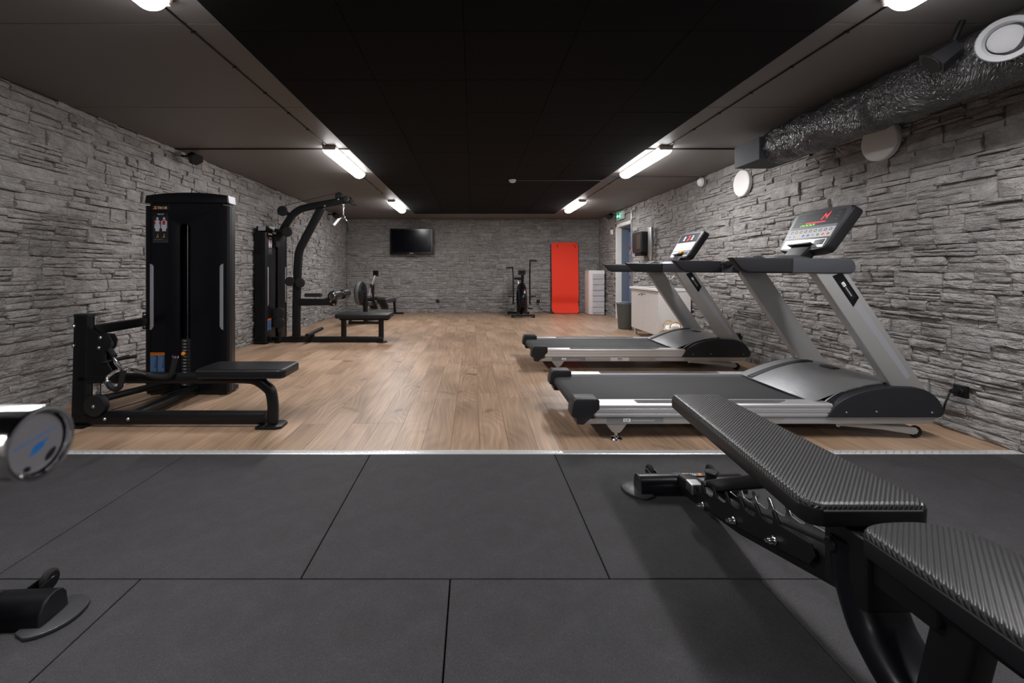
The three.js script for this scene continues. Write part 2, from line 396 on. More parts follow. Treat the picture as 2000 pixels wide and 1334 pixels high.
function stoneWall(wall, U, Vh, origin, uDir, wDir, distance, keep) {   // distance only decides which stones are meshes of their own and how finely they are cut
  const list = [];
  let v = 0;
  while (v < Vh - 0.002) {
    let ch = pick([0.07, 0.085, 0.095, 0.1, 0.11, 0.125]);
    if (Vh - v - ch < 0.05) ch = Vh - v;
    let u = -rr(0, 0.3);
    while (u < U) {
      const L = rr(0.18, 0.46), a = Math.max(0, u), b = Math.min(U, u + L);
      if (b - a > 0.03) {
        const r = rnd(), layers = ch < 0.08 ? (r < 0.6 ? 1 : 2) : r < 0.22 ? 1 : r < 0.72 ? 2 : 3;
        const cuts = layers === 1 ? [0, 1] : layers === 2 ? [0, rr(0.3, 0.7), 1] : [0, rr(0.24, 0.4), rr(0.58, 0.76), 1];
        for (let k = 0; k < layers; k++) {
          const parts = b - a > 0.26 && rnd() < 0.55 ? [a, a + (b - a) * rr(0.3, 0.7), b] : [a, b];
          for (let q = 0; q < parts.length - 1; q++) list.push([parts[q] + 0.0015, parts[q + 1] - 0.0015, v + cuts[k] * ch + 0.0012, v + cuts[k + 1] * ch - 0.0012]);
        }
      }
      u += L;
    }
    v += ch;
  }
  const stones = list.filter((s) => keep((s[0] + s[1]) / 2, (s[2] + s[3]) / 2, s)).map((s) => {
    const d = distance((s[0] + s[1]) / 2, (s[2] + s[3]) / 2);
    return { s, size: (s[1] - s[0]) * (s[3] - s[2]) / (d * d * d), d };
  });
  stones.sort((a, b) => b.size - a.size);
  const rest = [], basis = new THREE.Matrix4().makeBasis(uDir, Y, wDir);
  stones.forEach(({ s: [u0, u1, v0, v1], d }, i) => {
    const g = stoneGeometry(u1 - u0, v1 - v0, Math.pow(rnd(), 1.2) * 0.034 + 0.003, d < 6);
    const uv = new Float32Array(g.attributes.position.count * 2), ou = rnd() * 2, ov = rnd() * 2;   // each stone is cut from another spot of the stone
    for (let k = 0; k < uv.length / 2; k++) { uv[2 * k] = g.attributes.position.getX(k) + g.attributes.position.getZ(k) + ou; uv[2 * k + 1] = g.attributes.position.getY(k) + g.attributes.position.getZ(k) * 0.7 + ov; }
    g.setAttribute('uv', new THREE.BufferAttribute(uv, 2));
    g.translate(u0, v0, 0);
    g.applyMatrix4(basis); g.translate(origin.x, origin.y, origin.z);
    if (i < 300) { const m = new THREE.Mesh(g, stoneMat); m.name = 'stone'; m.castShadow = m.receiveShadow = true; wall.add(m); }
    else rest.push(g);
  });
  const m = new THREE.Mesh(mergeGeometries(rest), stoneMat);
  m.name = 'stone_facing'; m.userData = { kind: 'stuff', label: 'smaller and farther split stones of the wall' }; m.castShadow = m.receiveShadow = true;
  wall.add(m);
}
const NEAR = -1.0;   // the stone facing starts a metre behind the camera
stoneWall(wallLeft, DEEP + NEAR * -1, CEIL, new THREE.Vector3(-WX - 0.02, 0, -NEAR), new THREE.Vector3(0, 0, -1), X.clone(), (u, v) => { const d = u + NEAR; return d < 2.9 ? 40 : Math.hypot(d, WX); }, () => true);
stoneWall(wallRight, DEEP - NEAR, CEIL, new THREE.Vector3(WX + 0.02, 0, -DEEP), new THREE.Vector3(0, 0, 1), X.clone().negate(), (u, v) => { const d = DEEP - u; return d < 2.5 ? 40 : Math.hypot(d, WX); },
  (u, v, s) => { const d0 = DEEP - s[1], d1 = DEEP - s[0]; return !(d1 > DOOR0 - 0.02 && d0 < DOOR1 + 0.05 && s[2] < DOORH + 0.04); });
stoneWall(wallBack, 2 * WX, CEIL, new THREE.Vector3(-WX, 0, -DEEP - 0.02), X.clone(), Z.clone(), () => DEEP, () => true);

// ceiling: grey boards along both sides and the far end, black acoustic tiles in the middle
const ceiling = struct('ceiling', box(-WX - 0.25, WX + 0.25, CEIL + 0.02, CEIL + 0.2, BACK - 0.2, DEEP + 0.25, 0), M.gap, 'ceiling of grey boards and black acoustic tiles');
{
  const board = (x0, x1, d0, d1) => {
    const m = new THREE.Mesh(box(x0, x1, CEIL, CEIL + 0.03, d0 + 0.0025, d1 - 0.0025, 0.002, 1), M.ceilingGrey);
    m.name = 'board'; m.castShadow = m.receiveShadow = true; ceiling.add(m);
  };
  const L = -1.31, R = 1.83, END = 9.9;
  const joints = [BACK, -2.42, -1.22, -0.02, 1.18, 2.37, 3.58, 4.78, 5.98, 7.18, 8.38, END];
  for (let i = 0; i < joints.length - 1; i++) {
    const gap = joints[i] === 4.78 ? 0.02 : 0;
    board(-WX, L - 0.001, joints[i] + gap, joints[i + 1]); board(R + 0.001, WX, joints[i] + gap, joints[i + 1]);
  }
  for (const [a, b] of [[-WX, -0.9], [-0.9, 1.5], [1.5, WX]]) board(a, b, END, DEEP);
  const T = 0.05, xs = [L, -0.655, -0.05, 0.555, 1.16, R];
  const ds = []; for (let d = 2.35 - 9 * 0.605; d < END - 0.3; d += 0.605) ds.push(d); ds.push(END);
  for (let i = 0; i < xs.length - 1; i++) for (let k = 0; k < ds.length - 1; k++) {
    const m = new THREE.Mesh(box(xs[i] + 0.001, xs[i + 1] - 0.001, CEIL - T + rr(0, 0.0012), CEIL + 0.01, ds[k] + 0.001, ds[k + 1] - 0.001, 0.003, 1), M.ceilingBlack);
    m.name = 'tile'; m.castShadow = m.receiveShadow = true; ceiling.add(m);
  }
}
struct('trim_2', [box(-WX, -1.31, CEIL - 0.012, CEIL + 0.006, 4.775, 4.797, 0.003), box(1.83, WX, CEIL - 0.012, CEIL + 0.006, 4.775, 4.797, 0.003)], M.gap, 'black ceiling joint strip');

// door in the right wall, corridor beyond
struct('trim_3', box(WX - 0.012, WX + 0.03, 0.0, CEIL, DOOR0 - 0.05, DOOR0 - 0.012, 0.004), M.steel, 'metal corner strip beside the doorway');
const door = struct('door_1', [
  box(WX - 0.01, WX + 0.10, 0, DOORH + 0.07, DOOR1 - 0.005, DOOR1 + 0.075, 0.004), box(WX - 0.01, WX + 0.10, DOORH - 0.005, DOORH + 0.07, DOOR0, DOOR1 + 0.075, 0.004), box(WX + 0.035, WX + 0.10, 0, DOORH + 0.07, DOOR0 - 0.008, DOOR0 + 0.06, 0.004),
], M.doorWhite, 'white door frame');
{
  const jamb = new THREE.Mesh(merged([box(WX + 0.10, WX + 0.27, 0, DOORH, DOOR1 - 0.03, DOOR1 + 0.02, 0.002), box(WX + 0.10, WX + 0.27, DOORH - 0.03, DOORH, DOOR0, DOOR1, 0.002), box(WX + 0.10, WX + 0.27, 0, DOORH, DOOR0, DOOR0 + 0.03, 0.002)]), M.doorGrey);
  jamb.name = 'jamb'; jamb.userData.label = 'blue grey door lining'; jamb.castShadow = jamb.receiveShadow = true; door.add(jamb);
}
{ // corridor
  const A = WX + 0.26, B = 4.95, d0 = 7.6, d1 = 14.2;
  struct('floor_corridor', box(A, B + 0.1, -0.2, 0, d0, d1, 0), M.plastic, 'corridor floor');
  struct('ceiling_corridor', box(A, B + 0.1, 2.3, 2.5, d0, d1, 0), M.gap, 'dark corridor ceiling');
  struct('wall_corridor', [box(B, B + 0.1, 0.93, 2.3, d0, d1, 0), box(A, B, 0.93, 2.3, d1, d1 + 0.1, 0), box(A, B, 0, 2.3, d0 - 0.1, d0, 0), box(A - 0.02, A + 0.0, 0, 2.3, DEEP + 0.25, d1, 0)], M.corridorWall, 'pale blue corridor wall');
  struct('wall_corridor_low', [box(B - 0.002, B + 0.1, 0, 0.85, d0, d1, 0), box(A, B, 0, 0.85, d1 - 0.002, d1 + 0.1, 0)], M.corridorLow, 'deeper blue lower part of the corridor wall');
  struct('trim_4', [box(B - 0.02, B + 0.1, 0.85, 0.93, d0, d1, 0.003), box(A, B, 0.85, 0.93, d1 - 0.02, d1 + 0.1, 0.003)], M.corridorBand, 'grey bumper rail of the corridor');
  const lamp = thing('corridor_lamp', 'cool white panel lamp on the corridor ceiling beyond the doorway', 'lamp', V(4.2, 2.295, 11.2));
  part('housing', box(3.95, 4.45, 2.27, 2.298, 10.6, 11.8, 0.004), M.white, lamp);
  part('diffuser', box(3.97, 4.43, 2.262, 2.271, 10.62, 11.78, 0.002), std({ color: lin(0.9), emissive: lin(0.65, 0.85, 1), emissiveIntensity: 8 }), lamp);
  const l = new THREE.RectAreaLight(new THREE.Color().setRGB(0.62, 0.84, 1), 26, 0.46, 1.16);
  l.position.set(0, -0.05, 0); l.rotation.x = -Math.PI / 2; lamp.add(l);
  const bell = thing('alarm_bell', 'small red alarm sounder on the blue corridor wall', 'alarm', V(4.93, 1.75, 14.0));
  part('sounder', lathe([[0, 0.05], [0.03, 0.045], [0.045, 0.02], [0.05, 0], [0, 0]], V(4.95, 1.80, 13.9), new THREE.Vector3(-1, 0, 0), 20), M.red, bell);
  part('base', box(4.91, 4.955, 1.60, 1.70, 13.85, 13.95, 0.004), M.white, bell);
}

// ---------------------------------------------------------------- lamps
function ceilingLamp(x, d0, d1, label) {
  const t = thing('ceiling_lamp', label, 'lamp', V(x, CEIL, (d0 + d1) / 2), 'long ceiling lamps');
  part('base', box(x - 0.07, x + 0.07, CEIL - 0.03, CEIL - 0.001, d0 + 0.02, d1 - 0.02, 0.006), M.lampBody, t);
  // diffuser: rounded trough with rounded ends
  const pts = [];
  for (let i = 0; i <= 14; i++) { const a = Math.PI * (1 + i / 14); pts.push([x + Math.cos(a) * 0.078, CEIL - 0.028 + Math.sin(a) * 0.062]); }
  const s = new THREE.Shape(pts.map(([a, b]) => V2(a, b)));
  const g = new THREE.ExtrudeGeometry(s, { depth: d1 - d0 - 0.08, bevelEnabled: true, bevelThickness: 0.03, bevelSize: 0.02, bevelOffset: -0.02, bevelSegments: 4 });
  g.translate(0, 0, -d1 + 0.04);
  part('diffuser', toCreasedNormals(clean(g), 0.6), M.diffuser, t);
  part('end_cap', prism([[x - 0.075, CEIL - 0.001], [x + 0.075, CEIL - 0.001], [x + 0.062, CEIL - 0.045], [x - 0.062, CEIL - 0.045]], d0 - 0.012, d0 + 0.012, 0.003), M.lampBody, t);
  part('end_cap', prism([[x - 0.075, CEIL - 0.001], [x + 0.075, CEIL - 0.001], [x + 0.062, CEIL - 0.045], [x - 0.062, CEIL - 0.045]], d1 - 0.012, d1 + 0.012, 0.003), M.lampBody, t);
  const l = new THREE.RectAreaLight(new THREE.Color().setRGB(1, 0.985, 0.985), LAMP, 0.14, d1 - d0 - 0.06);
  l.position.set(0, -0.096, 0); l.rotation.x = -Math.PI / 2; t.add(l);
}
for (const [x, side] of [[-1.53, 'above the weight machines'], [2.05, 'above the treadmills']]) {
  ceilingLamp(x, 0.86, 2.13, `long white ceiling lamp ${side}, over the rubber mats`);
  ceilingLamp(x, 4.68, 5.95, `long white ceiling lamp ${side}, second towards the far wall`);
  ceilingLamp(x, 8.25, 9.52, `long white ceiling lamp ${side}, closest to the far wall`);
  ceilingLamp(x, -2.75, -1.48, `long white ceiling lamp ${side}, behind the benches`);
}
// cables between the lamps
for (const [x, name] of [[-1.55, 'weight machines'], [2.07, 'treadmills']]) {
  const g = [], clips = [];
  for (const [a, b] of [[-1.47, 0.85], [2.14, 4.67], [5.96, 8.24]]) {
    g.push(rod(V(x, CEIL - 0.006, a), V(x, CEIL - 0.006, b), 0.005, 8));
    for (let d = a + 0.3; d < b; d += 0.42) clips.push(box(x - 0.012, x + 0.012, CEIL - 0.013, CEIL - 0.001, d - 0.006, d + 0.006, 0.002));
  }
  const t = thing('lamp_cable', `dark cable clipped to the ceiling between the lamps above the ${name}`, 'cable', V(x, CEIL, 4));
  g.forEach((q) => part('cable', q, M.black, t)); clips.forEach((q) => part('clip', q, M.black, t));
}

// ---------------------------------------------------------------- things on ceiling and walls
function speaker(x, y, d, ax, label) {   // small satellite speaker aimed along ax, bracket up to ceiling or wall
  const t = thing('wall_speaker', label, 'speaker', V(x, y, d), 'small black speakers');
  const g = new THREE.CylinderGeometry(0.08, 0.055, 0.12, 6, 1);
  g.scale(1, 1, 0.85); g.rotateX(Math.PI / 2);
  const q = new THREE.Quaternion().setFromUnitVectors(Z, ax.clone().normalize());
  g.applyQuaternion(q); g.translate(x, y, -d);
  part('housing', toCreasedNormals(clean(g), 0.4), M.black, t);
  const c = V(x, y, d).addScaledVector(ax.clone().normalize(), 0.061);
  part('grille', disc(c, ax, 0.055, 0.006, 0.002), M.rubber, t);
  return t;
}
const sp1 = speaker(-3.08, 2.33, 4.86, new THREE.Vector3(0.7, -0.5, 0.5), 'small black speaker on the stone wall above the seated row tower');
part('bracket', rod(V(-3.24, 2.36, 4.9), V(-3.1, 2.34, 4.87), 0.012), M.black, sp1);
const sp2 = speaker(-3.06, 2.32, 9.8, new THREE.Vector3(0.7, -0.5, 0.5), 'small black speaker in the corner behind the pulldown boom');
part('bracket', rod(V(-3.24, 2.35, 9.84), V(-3.1, 2.33, 9.8), 0.012), M.black, sp2);
const sp3 = speaker(3.06, 2.31, 9.84, new THREE.Vector3(-0.7, -0.5, 0.5), 'small black speaker beside the green exit sign');
part('bracket', rod(V(3.25, 2.34, 9.88), V(3.1, 2.33, 9.84), 0.012), M.black, sp3);
const sp4 = speaker(2.52, 2.235, 2.36, new THREE.Vector3(-0.7, -0.6, -0.35), 'black speaker hanging from the ceiling beside the foil duct');
part('bracket', rod(V(2.6, 2.409, 2.34), V(2.56, 2.28, 2.36), 0.014), M.black, sp4);
{ // duct
  const t = thing('air_duct', 'dark foil wrapped air duct under the ceiling along the right wall', 'duct', V(2.78, 2.2, 3.2));
  const ax = 2.78, ay = 2.215, rings = [], n = 56, from = 4.02, to = -1.0, steps = 200;
  const pos = [], idx = [], uv = [];
  for (let i = 0; i <= steps; i++) {
    const d = from + (to - from) * i / steps;
    for (let k = 0; k <= n; k++) {
      const a = k / n * 2 * Math.PI, ring = Math.sin(d * 9) * 0.004, pinch = Math.exp(-Math.pow((d - 2.95) * 18, 2)) * -0.012 + Math.exp(-Math.pow((d - 3.72) * 22, 2)) * -0.01;
      const kk = k % n, c = Math.cos(kk / n * 2 * Math.PI), s = Math.sin(kk / n * 2 * Math.PI);
      const r = 0.163 + ring + pinch + noise.noise(c * 2.2, s * 2.2, d * 5) * 0.014 + noise.noise(c * 7, s * 7, d * 18) * 0.010;
      pos.push(ax + r * c, ay + r * s, -d); uv.push(a * 0.163, d);
    }
  }
  for (let i = 0; i < steps; i++) for (let k = 0; k < n; k++) { const a = i * (n + 1) + k, b = a + 1, c = a + n + 1, e = c + 1; idx.push(a, b, e, a, e, c); }
  const g = new THREE.BufferGeometry();
  g.setAttribute('position', new THREE.Float32BufferAttribute(pos, 3)); g.setAttribute('uv', new THREE.Float32BufferAttribute(uv, 2)); g.setIndex(idx); g.computeVertexNormals();
  part('wrapped_tube', g, M.ductFoil, t);
  part('duct_box', box(2.6, 2.96, 2.095, 2.30, 4.0, 4.38, 0.004), M.ductBox, t);
  const c = V(2.58, 2.20, 2.13), axis = new THREE.Vector3(-0.82, -0.12, 0.56).normalize();
  part('branch', rod(V(2.78, 2.21, 2.2).addScaledVector(axis, 0.02), c, 0.075, 20), M.ductFoil, t);
  const ring = part('air_valve', lathe([[0.06, -0.02], [0.085, -0.01], [0.1, 0.0], [0.104, 0.006], [0.1, 0.012], [0.08, 0.01], [0.068, -0.002]], c, axis, 36), M.valve, t, 'round grey air valve');
  part('valve_plate', lathe([[0, 0.02], [0.05, 0.018], [0.062, 0.012], [0.064, 0.004], [0, 0.002]], c, axis, 32), M.valve, ring);
  for (const d of [3.4, 2.0]) part('hanger', rod(V(2.78, 2.409, d), V(2.78, 2.37, d), 0.004, 8), M.steel, t);
}
const lid = (y, d, label) => one('round_vent_cover', label, 'vent', V(WX - 0.02, y, d), lathe([[0, 0.034], [0.12, 0.034], [0.15, 0.03], [0.158, 0.022], [0.158, -0.012], [0, -0.012]], V(WX - 0.012, y, d), X.clone().negate(), 40), M.white, 'round white vent covers');
lid(2.13, 5.28, 'round white vent cover on the stone wall beyond the end of the duct');
lid(2.11, 3.49, 'round white vent cover on the stone wall half under the duct');
{
  const t = thing('alarm_globe', 'small white round alarm sounder high on the right wall', 'alarm', V(WX - 0.03, 2.33, 6.2));
  part('dome', lathe([[0, 0.075], [0.035, 0.068], [0.058, 0.045], [0.065, 0.02], [0.066, -0.01], [0, -0.01]], V(WX - 0.014, 2.33, 6.2), X.clone().negate(), 26), M.white, t);
  part('ring', lathe([[0.066, 0.0], [0.073, 0.004], [0.073, 0.014], [0.066, 0.018]], V(WX - 0.014, 2.33, 6.2), X.clone().negate(), 26), M.valve, t);
  const s = thing('smoke_detector', 'white smoke detector on the black ceiling tiles', 'detector', V(0.555, 2.36, 6.2));
  part('base', lathe([[0, 0], [0.05, 0], [0.052, -0.012], [0, -0.012]], V(0.555, 2.36, 6.2), Y, 26), M.white, s);
  part('sensor_cap', lathe([[0.044, -0.012], [0.04, -0.03], [0.025, -0.038], [0, -0.038]], V(0.555, 2.36, 6.2), Y, 26), M.white, s);
  part('vent_slots', lathe([[0.0425, -0.016], [0.043, -0.019], [0.0415, -0.024], [0.04, -0.02]], V(0.555, 2.36, 6.2), Y, 26), M.black, s);
  one('detector_conduit', 'thin dark conduit from the smoke detector to the right wall', 'conduit', V(1.9, 2.36, 6.2), [rod(V(0.6, 2.353, 6.2), V(1.83, 2.353, 6.2), 0.006, 8), rod(V(1.84, 2.402, 6.2), V(WX - 0.08, 2.402, 6.2), 0.006, 8), rod(V(1.835, 2.353, 6.2), V(1.845, 2.402, 6.2), 0.006, 8)], M.darkGrey);
}
{ // exit sign
  const t = thing('exit_sign', 'green emergency exit sign above the doorway', 'sign', V(3.2, 2.2, 9.6));
  part('housing', box(3.19, 3.245, 2.20, 2.36, 9.42, 9.82, 0.006), M.white, t);
  const tex = canvasTexture(256, 108, (c, w, h) => {
    c.fillStyle = '#0c7a63'; c.fillRect(0, 0, w, h); c.fillStyle = '#e8fff6';
    c.beginPath(); c.moveTo(20, 54); c.lineTo(62, 20); c.lineTo(62, 42); c.lineTo(110, 42); c.lineTo(110, 66); c.lineTo(62, 66); c.lineTo(62, 88); c.closePath(); c.fill();
    c.fillRect(186, 16, 50, 78); c.fillStyle = '#0c7a63'; c.fillRect(192, 22, 38, 72); c.fillStyle = '#e8fff6';
    c.beginPath(); c.arc(168, 26, 9, 0, 7); c.fill(); c.lineWidth = 11; c.strokeStyle = '#e8fff6'; c.lineCap = 'round';
    c.beginPath(); c.moveTo(166, 42); c.lineTo(160, 62); c.lineTo(178, 74); c.lineTo(170, 92); c.moveTo(160, 62); c.lineTo(142, 80); c.moveTo(166, 44); c.lineTo(186, 54); c.moveTo(166, 44); c.lineTo(146, 50); c.stroke();
  });
  const g = new THREE.PlaneGeometry(0.38, 0.145); frame(g, V(3.188, 2.28, 9.62), new THREE.Vector3(0, 0, 1), Y, X.clone().negate());
  part('sign_face', g, std({ map: tex, roughness: 0.4, emissive: lin(1), emissiveMap: tex, emissiveIntensity: 0.6 }), t);
}
one('light_switch', 'small white light switch beside the doorway', 'switch', V(WX - 0.02, 1.98, 10.25), [box(3.205, 3.235, 1.92, 2.03, 10.16, 10.28, 0.004), box(3.20, 3.21, 1.945, 2.0, 10.19, 10.25, 0.002)], M.white);
{ // television
  const t = thing('wall_television', 'black flat television mounted on the far stone wall', 'television', V(-1.56, 1.5, 11.2));
  part('housing', box(-2.1, -1.02, 1.497, 2.148, 11.15, 11.2, 0.01), M.glassBlack, t);
  part('screen', box(-2.055, -1.065, 1.56, 2.11, 11.143, 11.152, 0.001), M.screenBlack, t);
  part('wall_mount', [box(-1.7, -1.4, 1.65, 1.95, 11.2, 11.3, 0.004), box(-1.75, -1.35, 1.75, 1.85, 11.19, 11.22, 0.003)], M.black, t);
  part('speaker_bar', box(-1.68, -1.42, 1.475, 1.497, 11.16, 11.19, 0.003), M.brown, t);
  const tex = canvasTexture(128, 32, (c, w, h) => { c.fillStyle = '#0a0a0d'; c.fillRect(0, 0, w, h); c.fillStyle = '#c8c8d0'; for (let k = 0; k < 7; k++) c.fillRect(18 + k * 13.4, 9, 9, 14); });
  const g = new THREE.PlaneGeometry(0.12, 0.028); g.translate(-1.56, 1.527, -11.1485); part('maker_mark', g, decal(tex), t);
}
function socket(x, y, d, n, label) {   // black wall socket; n is the room-ward normal
  const t = thing('wall_socket', label, 'socket', V(x, y, d), 'black wall sockets');
  const s = n.clone(), across = new THREE.Vector3().crossVectors(Y, s).normalize();
  const c = V(x, y, d);
  const place = (w, h, dep, off) => { const g = boxUV(clean(new RoundedBoxGeometry(w, h, dep, 2, 0.004))); return frame(g, c.clone().addScaledVector(s, off), across, Y, s); };
  part('plate', place(0.082, 0.082, 0.02, 0.01), M.black, t);
  part('insert', lathe([[0, 0.008], [0.02, 0.008], [0.023, 0.001], [0, 0.001]], c.clone().addScaledVector(s, 0.018), s, 22), M.plastic, t);
  return t;
}
const plug = (name, label, c, s, path) => {
  const t = thing(name, label, 'cord', c.clone());
  part('plug', lathe([[0, 0.04], [0.012, 0.04], [0.02, 0.02], [0.021, 0], [0, 0]], c, s, 18), M.black, t);
  part('cord', sweep(smooth(path, 10), roundProfile(0.006, 8), new THREE.Vector3(0.3, 0.2, 1).normalize()), M.black, t);
};
socket(-0.91, 0.305, 11.285, Z, 'black wall socket on the far wall below the television');
socket(1.67, 0.305, 11.285, Z, 'black wall socket on the far wall beside the air bike');
plug('bike_cord', 'thin black cord from the socket behind the air bike to the red mat', V(1.67, 0.29, 11.255), Z, [V(1.67, 0.28, 11.22), V(1.68, 0.18, 11.2), V(1.76, 0.07, 11.15), V(1.9, 0.02, 11.1), V(2.02, 0.008, 11.12)]);
const ts1 = socket(WX - 0.015, 0.285, 2.91, X.clone().negate(), 'black wall socket low on the right wall behind the treadmill by the bench');
const ts2 = socket(WX - 0.015, 0.285, 5.36, X.clone().negate(), 'black wall socket low on the right wall behind the treadmill by the sink');
socket(WX - 0.015, 0.285, 5.62, X.clone().negate(), 'second black wall socket low on the right wall behind the treadmill by the sink');
{ // towel dispenser and cup tube
  const t = thing('towel_dispenser', 'black paper towel dispenser on the right wall above the sink cabinet', 'dispenser', V(3.15, 1.40, 8.26));
  part('housing', profileX([[8.02, 1.44], [8.02, 1.76], [8.06, 1.80], [8.44, 1.81], [8.5, 1.78], [8.5, 1.45], [8.45, 1.41], [8.1, 1.40]], 3.07, 3.225, 0.012), M.plastic, t);
  part('front_cover', box(3.062, 3.076, 1.48, 1.75, 8.06, 8.26, 0.006), M.brown, t);
  part('chute', box(3.09, 3.21, 1.36, 1.41, 8.1, 8.42, 0.006), M.black, t);
  const c = thing('cup_dispenser', 'steel cup dispenser tube beside the black towel dispenser', 'dispenser', V(3.17, 1.24, 7.86));
  part('tube', lathe([[0, -0.26], [0.03, -0.2], [0.047, -0.14], [0.047, 0.36], [0, 0.36]], V(3.17, 1.5, 7.86), Y, 24), M.steel, c);
  part('strap', box(3.19, 3.235, 1.6, 1.64, 7.83, 7.89, 0.003), M.steel, c);
}
{ // red exercise mat on two hooks
  const t = thing('exercise_mat', 'bright red exercise mat hung on the far wall', 'mat', V(2.33, 0.02, 11.2));
  const w = 0.68, n = 48, path = [];
  for (let i = 0; i <= n; i++) {
    const s = i / n, y = 0.012 + 1.79 * s;
    const rise = THREE.MathUtils.smoothstep(y, 0.22, 0.46), flare = y < 0.24 ? 0.13 * Math.pow((0.24 - y) / 0.24, 1.3) : 0;
    const out = 0.012 + 0.055 * rise * (1 - 0.6 * THREE.MathUtils.smoothstep(y, 0.9, 1.75)) + flare;
    path.push([11.245 - Math.max(0, out), y]);
  }
  const sheet = (off, th, inset) => {
    const pos = [], idx = [], m = 12;
    for (let i = 0; i <= n; i++) for (let k = 0; k <= m; k++) {
      const y = path[i][1], half = w / 2 - inset, c = 0.06, e = Math.min(y - 0.012, 1.802 - y);
      const hw = e < c ? half - c + Math.sqrt(Math.max(0, c * c - (c - e) * (c - e))) : half;
      const x = 2.333 + (k / m * 2 - 1) * hw + (1 - i / n) * 0.012;
      pos.push(x, y, -(path[i][0] + off));
    }
    const N = pos.length / 3;
    for (let i = 0; i < N; i++) pos.push(pos[i * 3], pos[i * 3 + 1], pos[i * 3 + 2] - th);
    const f = (a, b, c2, d) => idx.push(a, b, c2, a, c2, d), at = (i, k) => i * (m + 1) + k;
    for (let i = 0; i < n; i++) for (let k = 0; k < m; k++) { const a = at(i, k), b = at(i, k + 1), c2 = at(i + 1, k + 1), d = at(i + 1, k); f(a, b, c2, d); f(N + a, N + d, N + c2, N + b); }
    for (let i = 0; i < n; i++) { f(at(i, 0), at(i + 1, 0), N + at(i + 1, 0), N + at(i, 0)); f(at(i + 1, m), at(i, m), N + at(i, m), N + at(i + 1, m)); }
    for (let k = 0; k < m; k++) { f(at(0, k + 1), at(0, k), N + at(0, k), N + at(0, k + 1)); f(at(n, k), at(n, k + 1), N + at(n, k + 1), N + at(n, k)); }
    const g = new THREE.BufferGeometry(); g.setAttribute('position', new THREE.Float32BufferAttribute(pos, 3)); g.setIndex(idx);
    return boxUV(toCreasedNormals(g, 0.6));
  };
  part('foam', sheet(0, 0.009, 0), M.red, t);
  part('backing', sheet(0.0095, 0.004, -0.012), M.black, t, 'black backing that shows along the edge');
  for (const x of [2.14, 2.56]) {
    part('eyelet', lathe([[0.014, 0], [0.022, 0.003], [0.014, 0.006]], V(x, 1.735, 11.232), Z, 16), M.black, t);
    part('hook', [rod(V(x, 1.74, 11.3), V(x, 1.74, 11.2), 0.006, 10), rod(V(x, 1.74, 11.2), V(x + (x > 2.3 ? 0.05 : 0.005), 1.67, 11.205), 0.006, 10)], M.black, t);
  }
}
{ // air purifier
  const t = thing('air_purifier', 'tall white air purifier with slatted front beside the red mat', 'air purifier', V(3.03, 0, 10.95));
  const shell = [[2.835, 10.80], [2.885, 10.735], [3.195, 10.72], [3.208, 10.74], [3.208, 11.18], [2.835, 11.18]];
  part('body', slab(shell, 0.012, 1.085, 0.012), M.whiteWarm, t);
  for (let k = 0; k < 7; k++) {
    const y = 0.06 + k * 0.137;
    const gp = part('grille_panel', box(2.915, 3.19, y, y + 0.125, 10.708, 10.73, 0.003), M.grille, t);
    const s = []; for (let j = 0; j < 14; j++) s.push(box(2.925 + j * 0.0195, 2.931 + j * 0.0195, y + 0.008, y + 0.117, 10.702, 10.709, 0.001));
    part('slats', s, M.whiteWarm, gp);
  }
  part('top_panel', slab([[2.87, 10.79], [2.91, 10.75], [3.2, 10.745], [3.2, 11.1], [2.87, 11.1]], 1.084, 1.092, 0.003), M.white, t);
  part('foot', [box(2.87, 2.93, 0, 0.014, 10.78, 10.84, 0.003), box(3.14, 3.2, 0, 0.014, 10.78, 10.84, 0.003), box(2.87, 2.93, 0, 0.014, 11.05, 11.11, 0.003), box(3.14, 3.2, 0, 0.014, 11.05, 11.11, 0.003)], M.plastic, t);
}
{ // waste bin
  const t = thing('waste_bin', 'dark grey waste bin beside the white sink cabinet', 'bin', V(2.83, 0, 8.2));
  const body = new THREE.CylinderGeometry(0.155, 0.125, 0.46, 28, 1); body.scale(1, 1, 0.85); body.translate(2.83, 0.235, -8.2);
  part('body', toCreasedNormals(clean(body), 0.5), M.bin, t);
  const rim = lathe([[0.13, 0.455], [0.163, 0.458], [0.167, 0.475], [0.155, 0.495], [0.13, 0.49]], V(2.83, 0, 8.2), Y, 28); rim.translate(0, 0, 8.2); rim.scale(1, 1, 0.85); rim.translate(0, 0, -8.2);
  part('rim', rim, M.binRim, t);
}
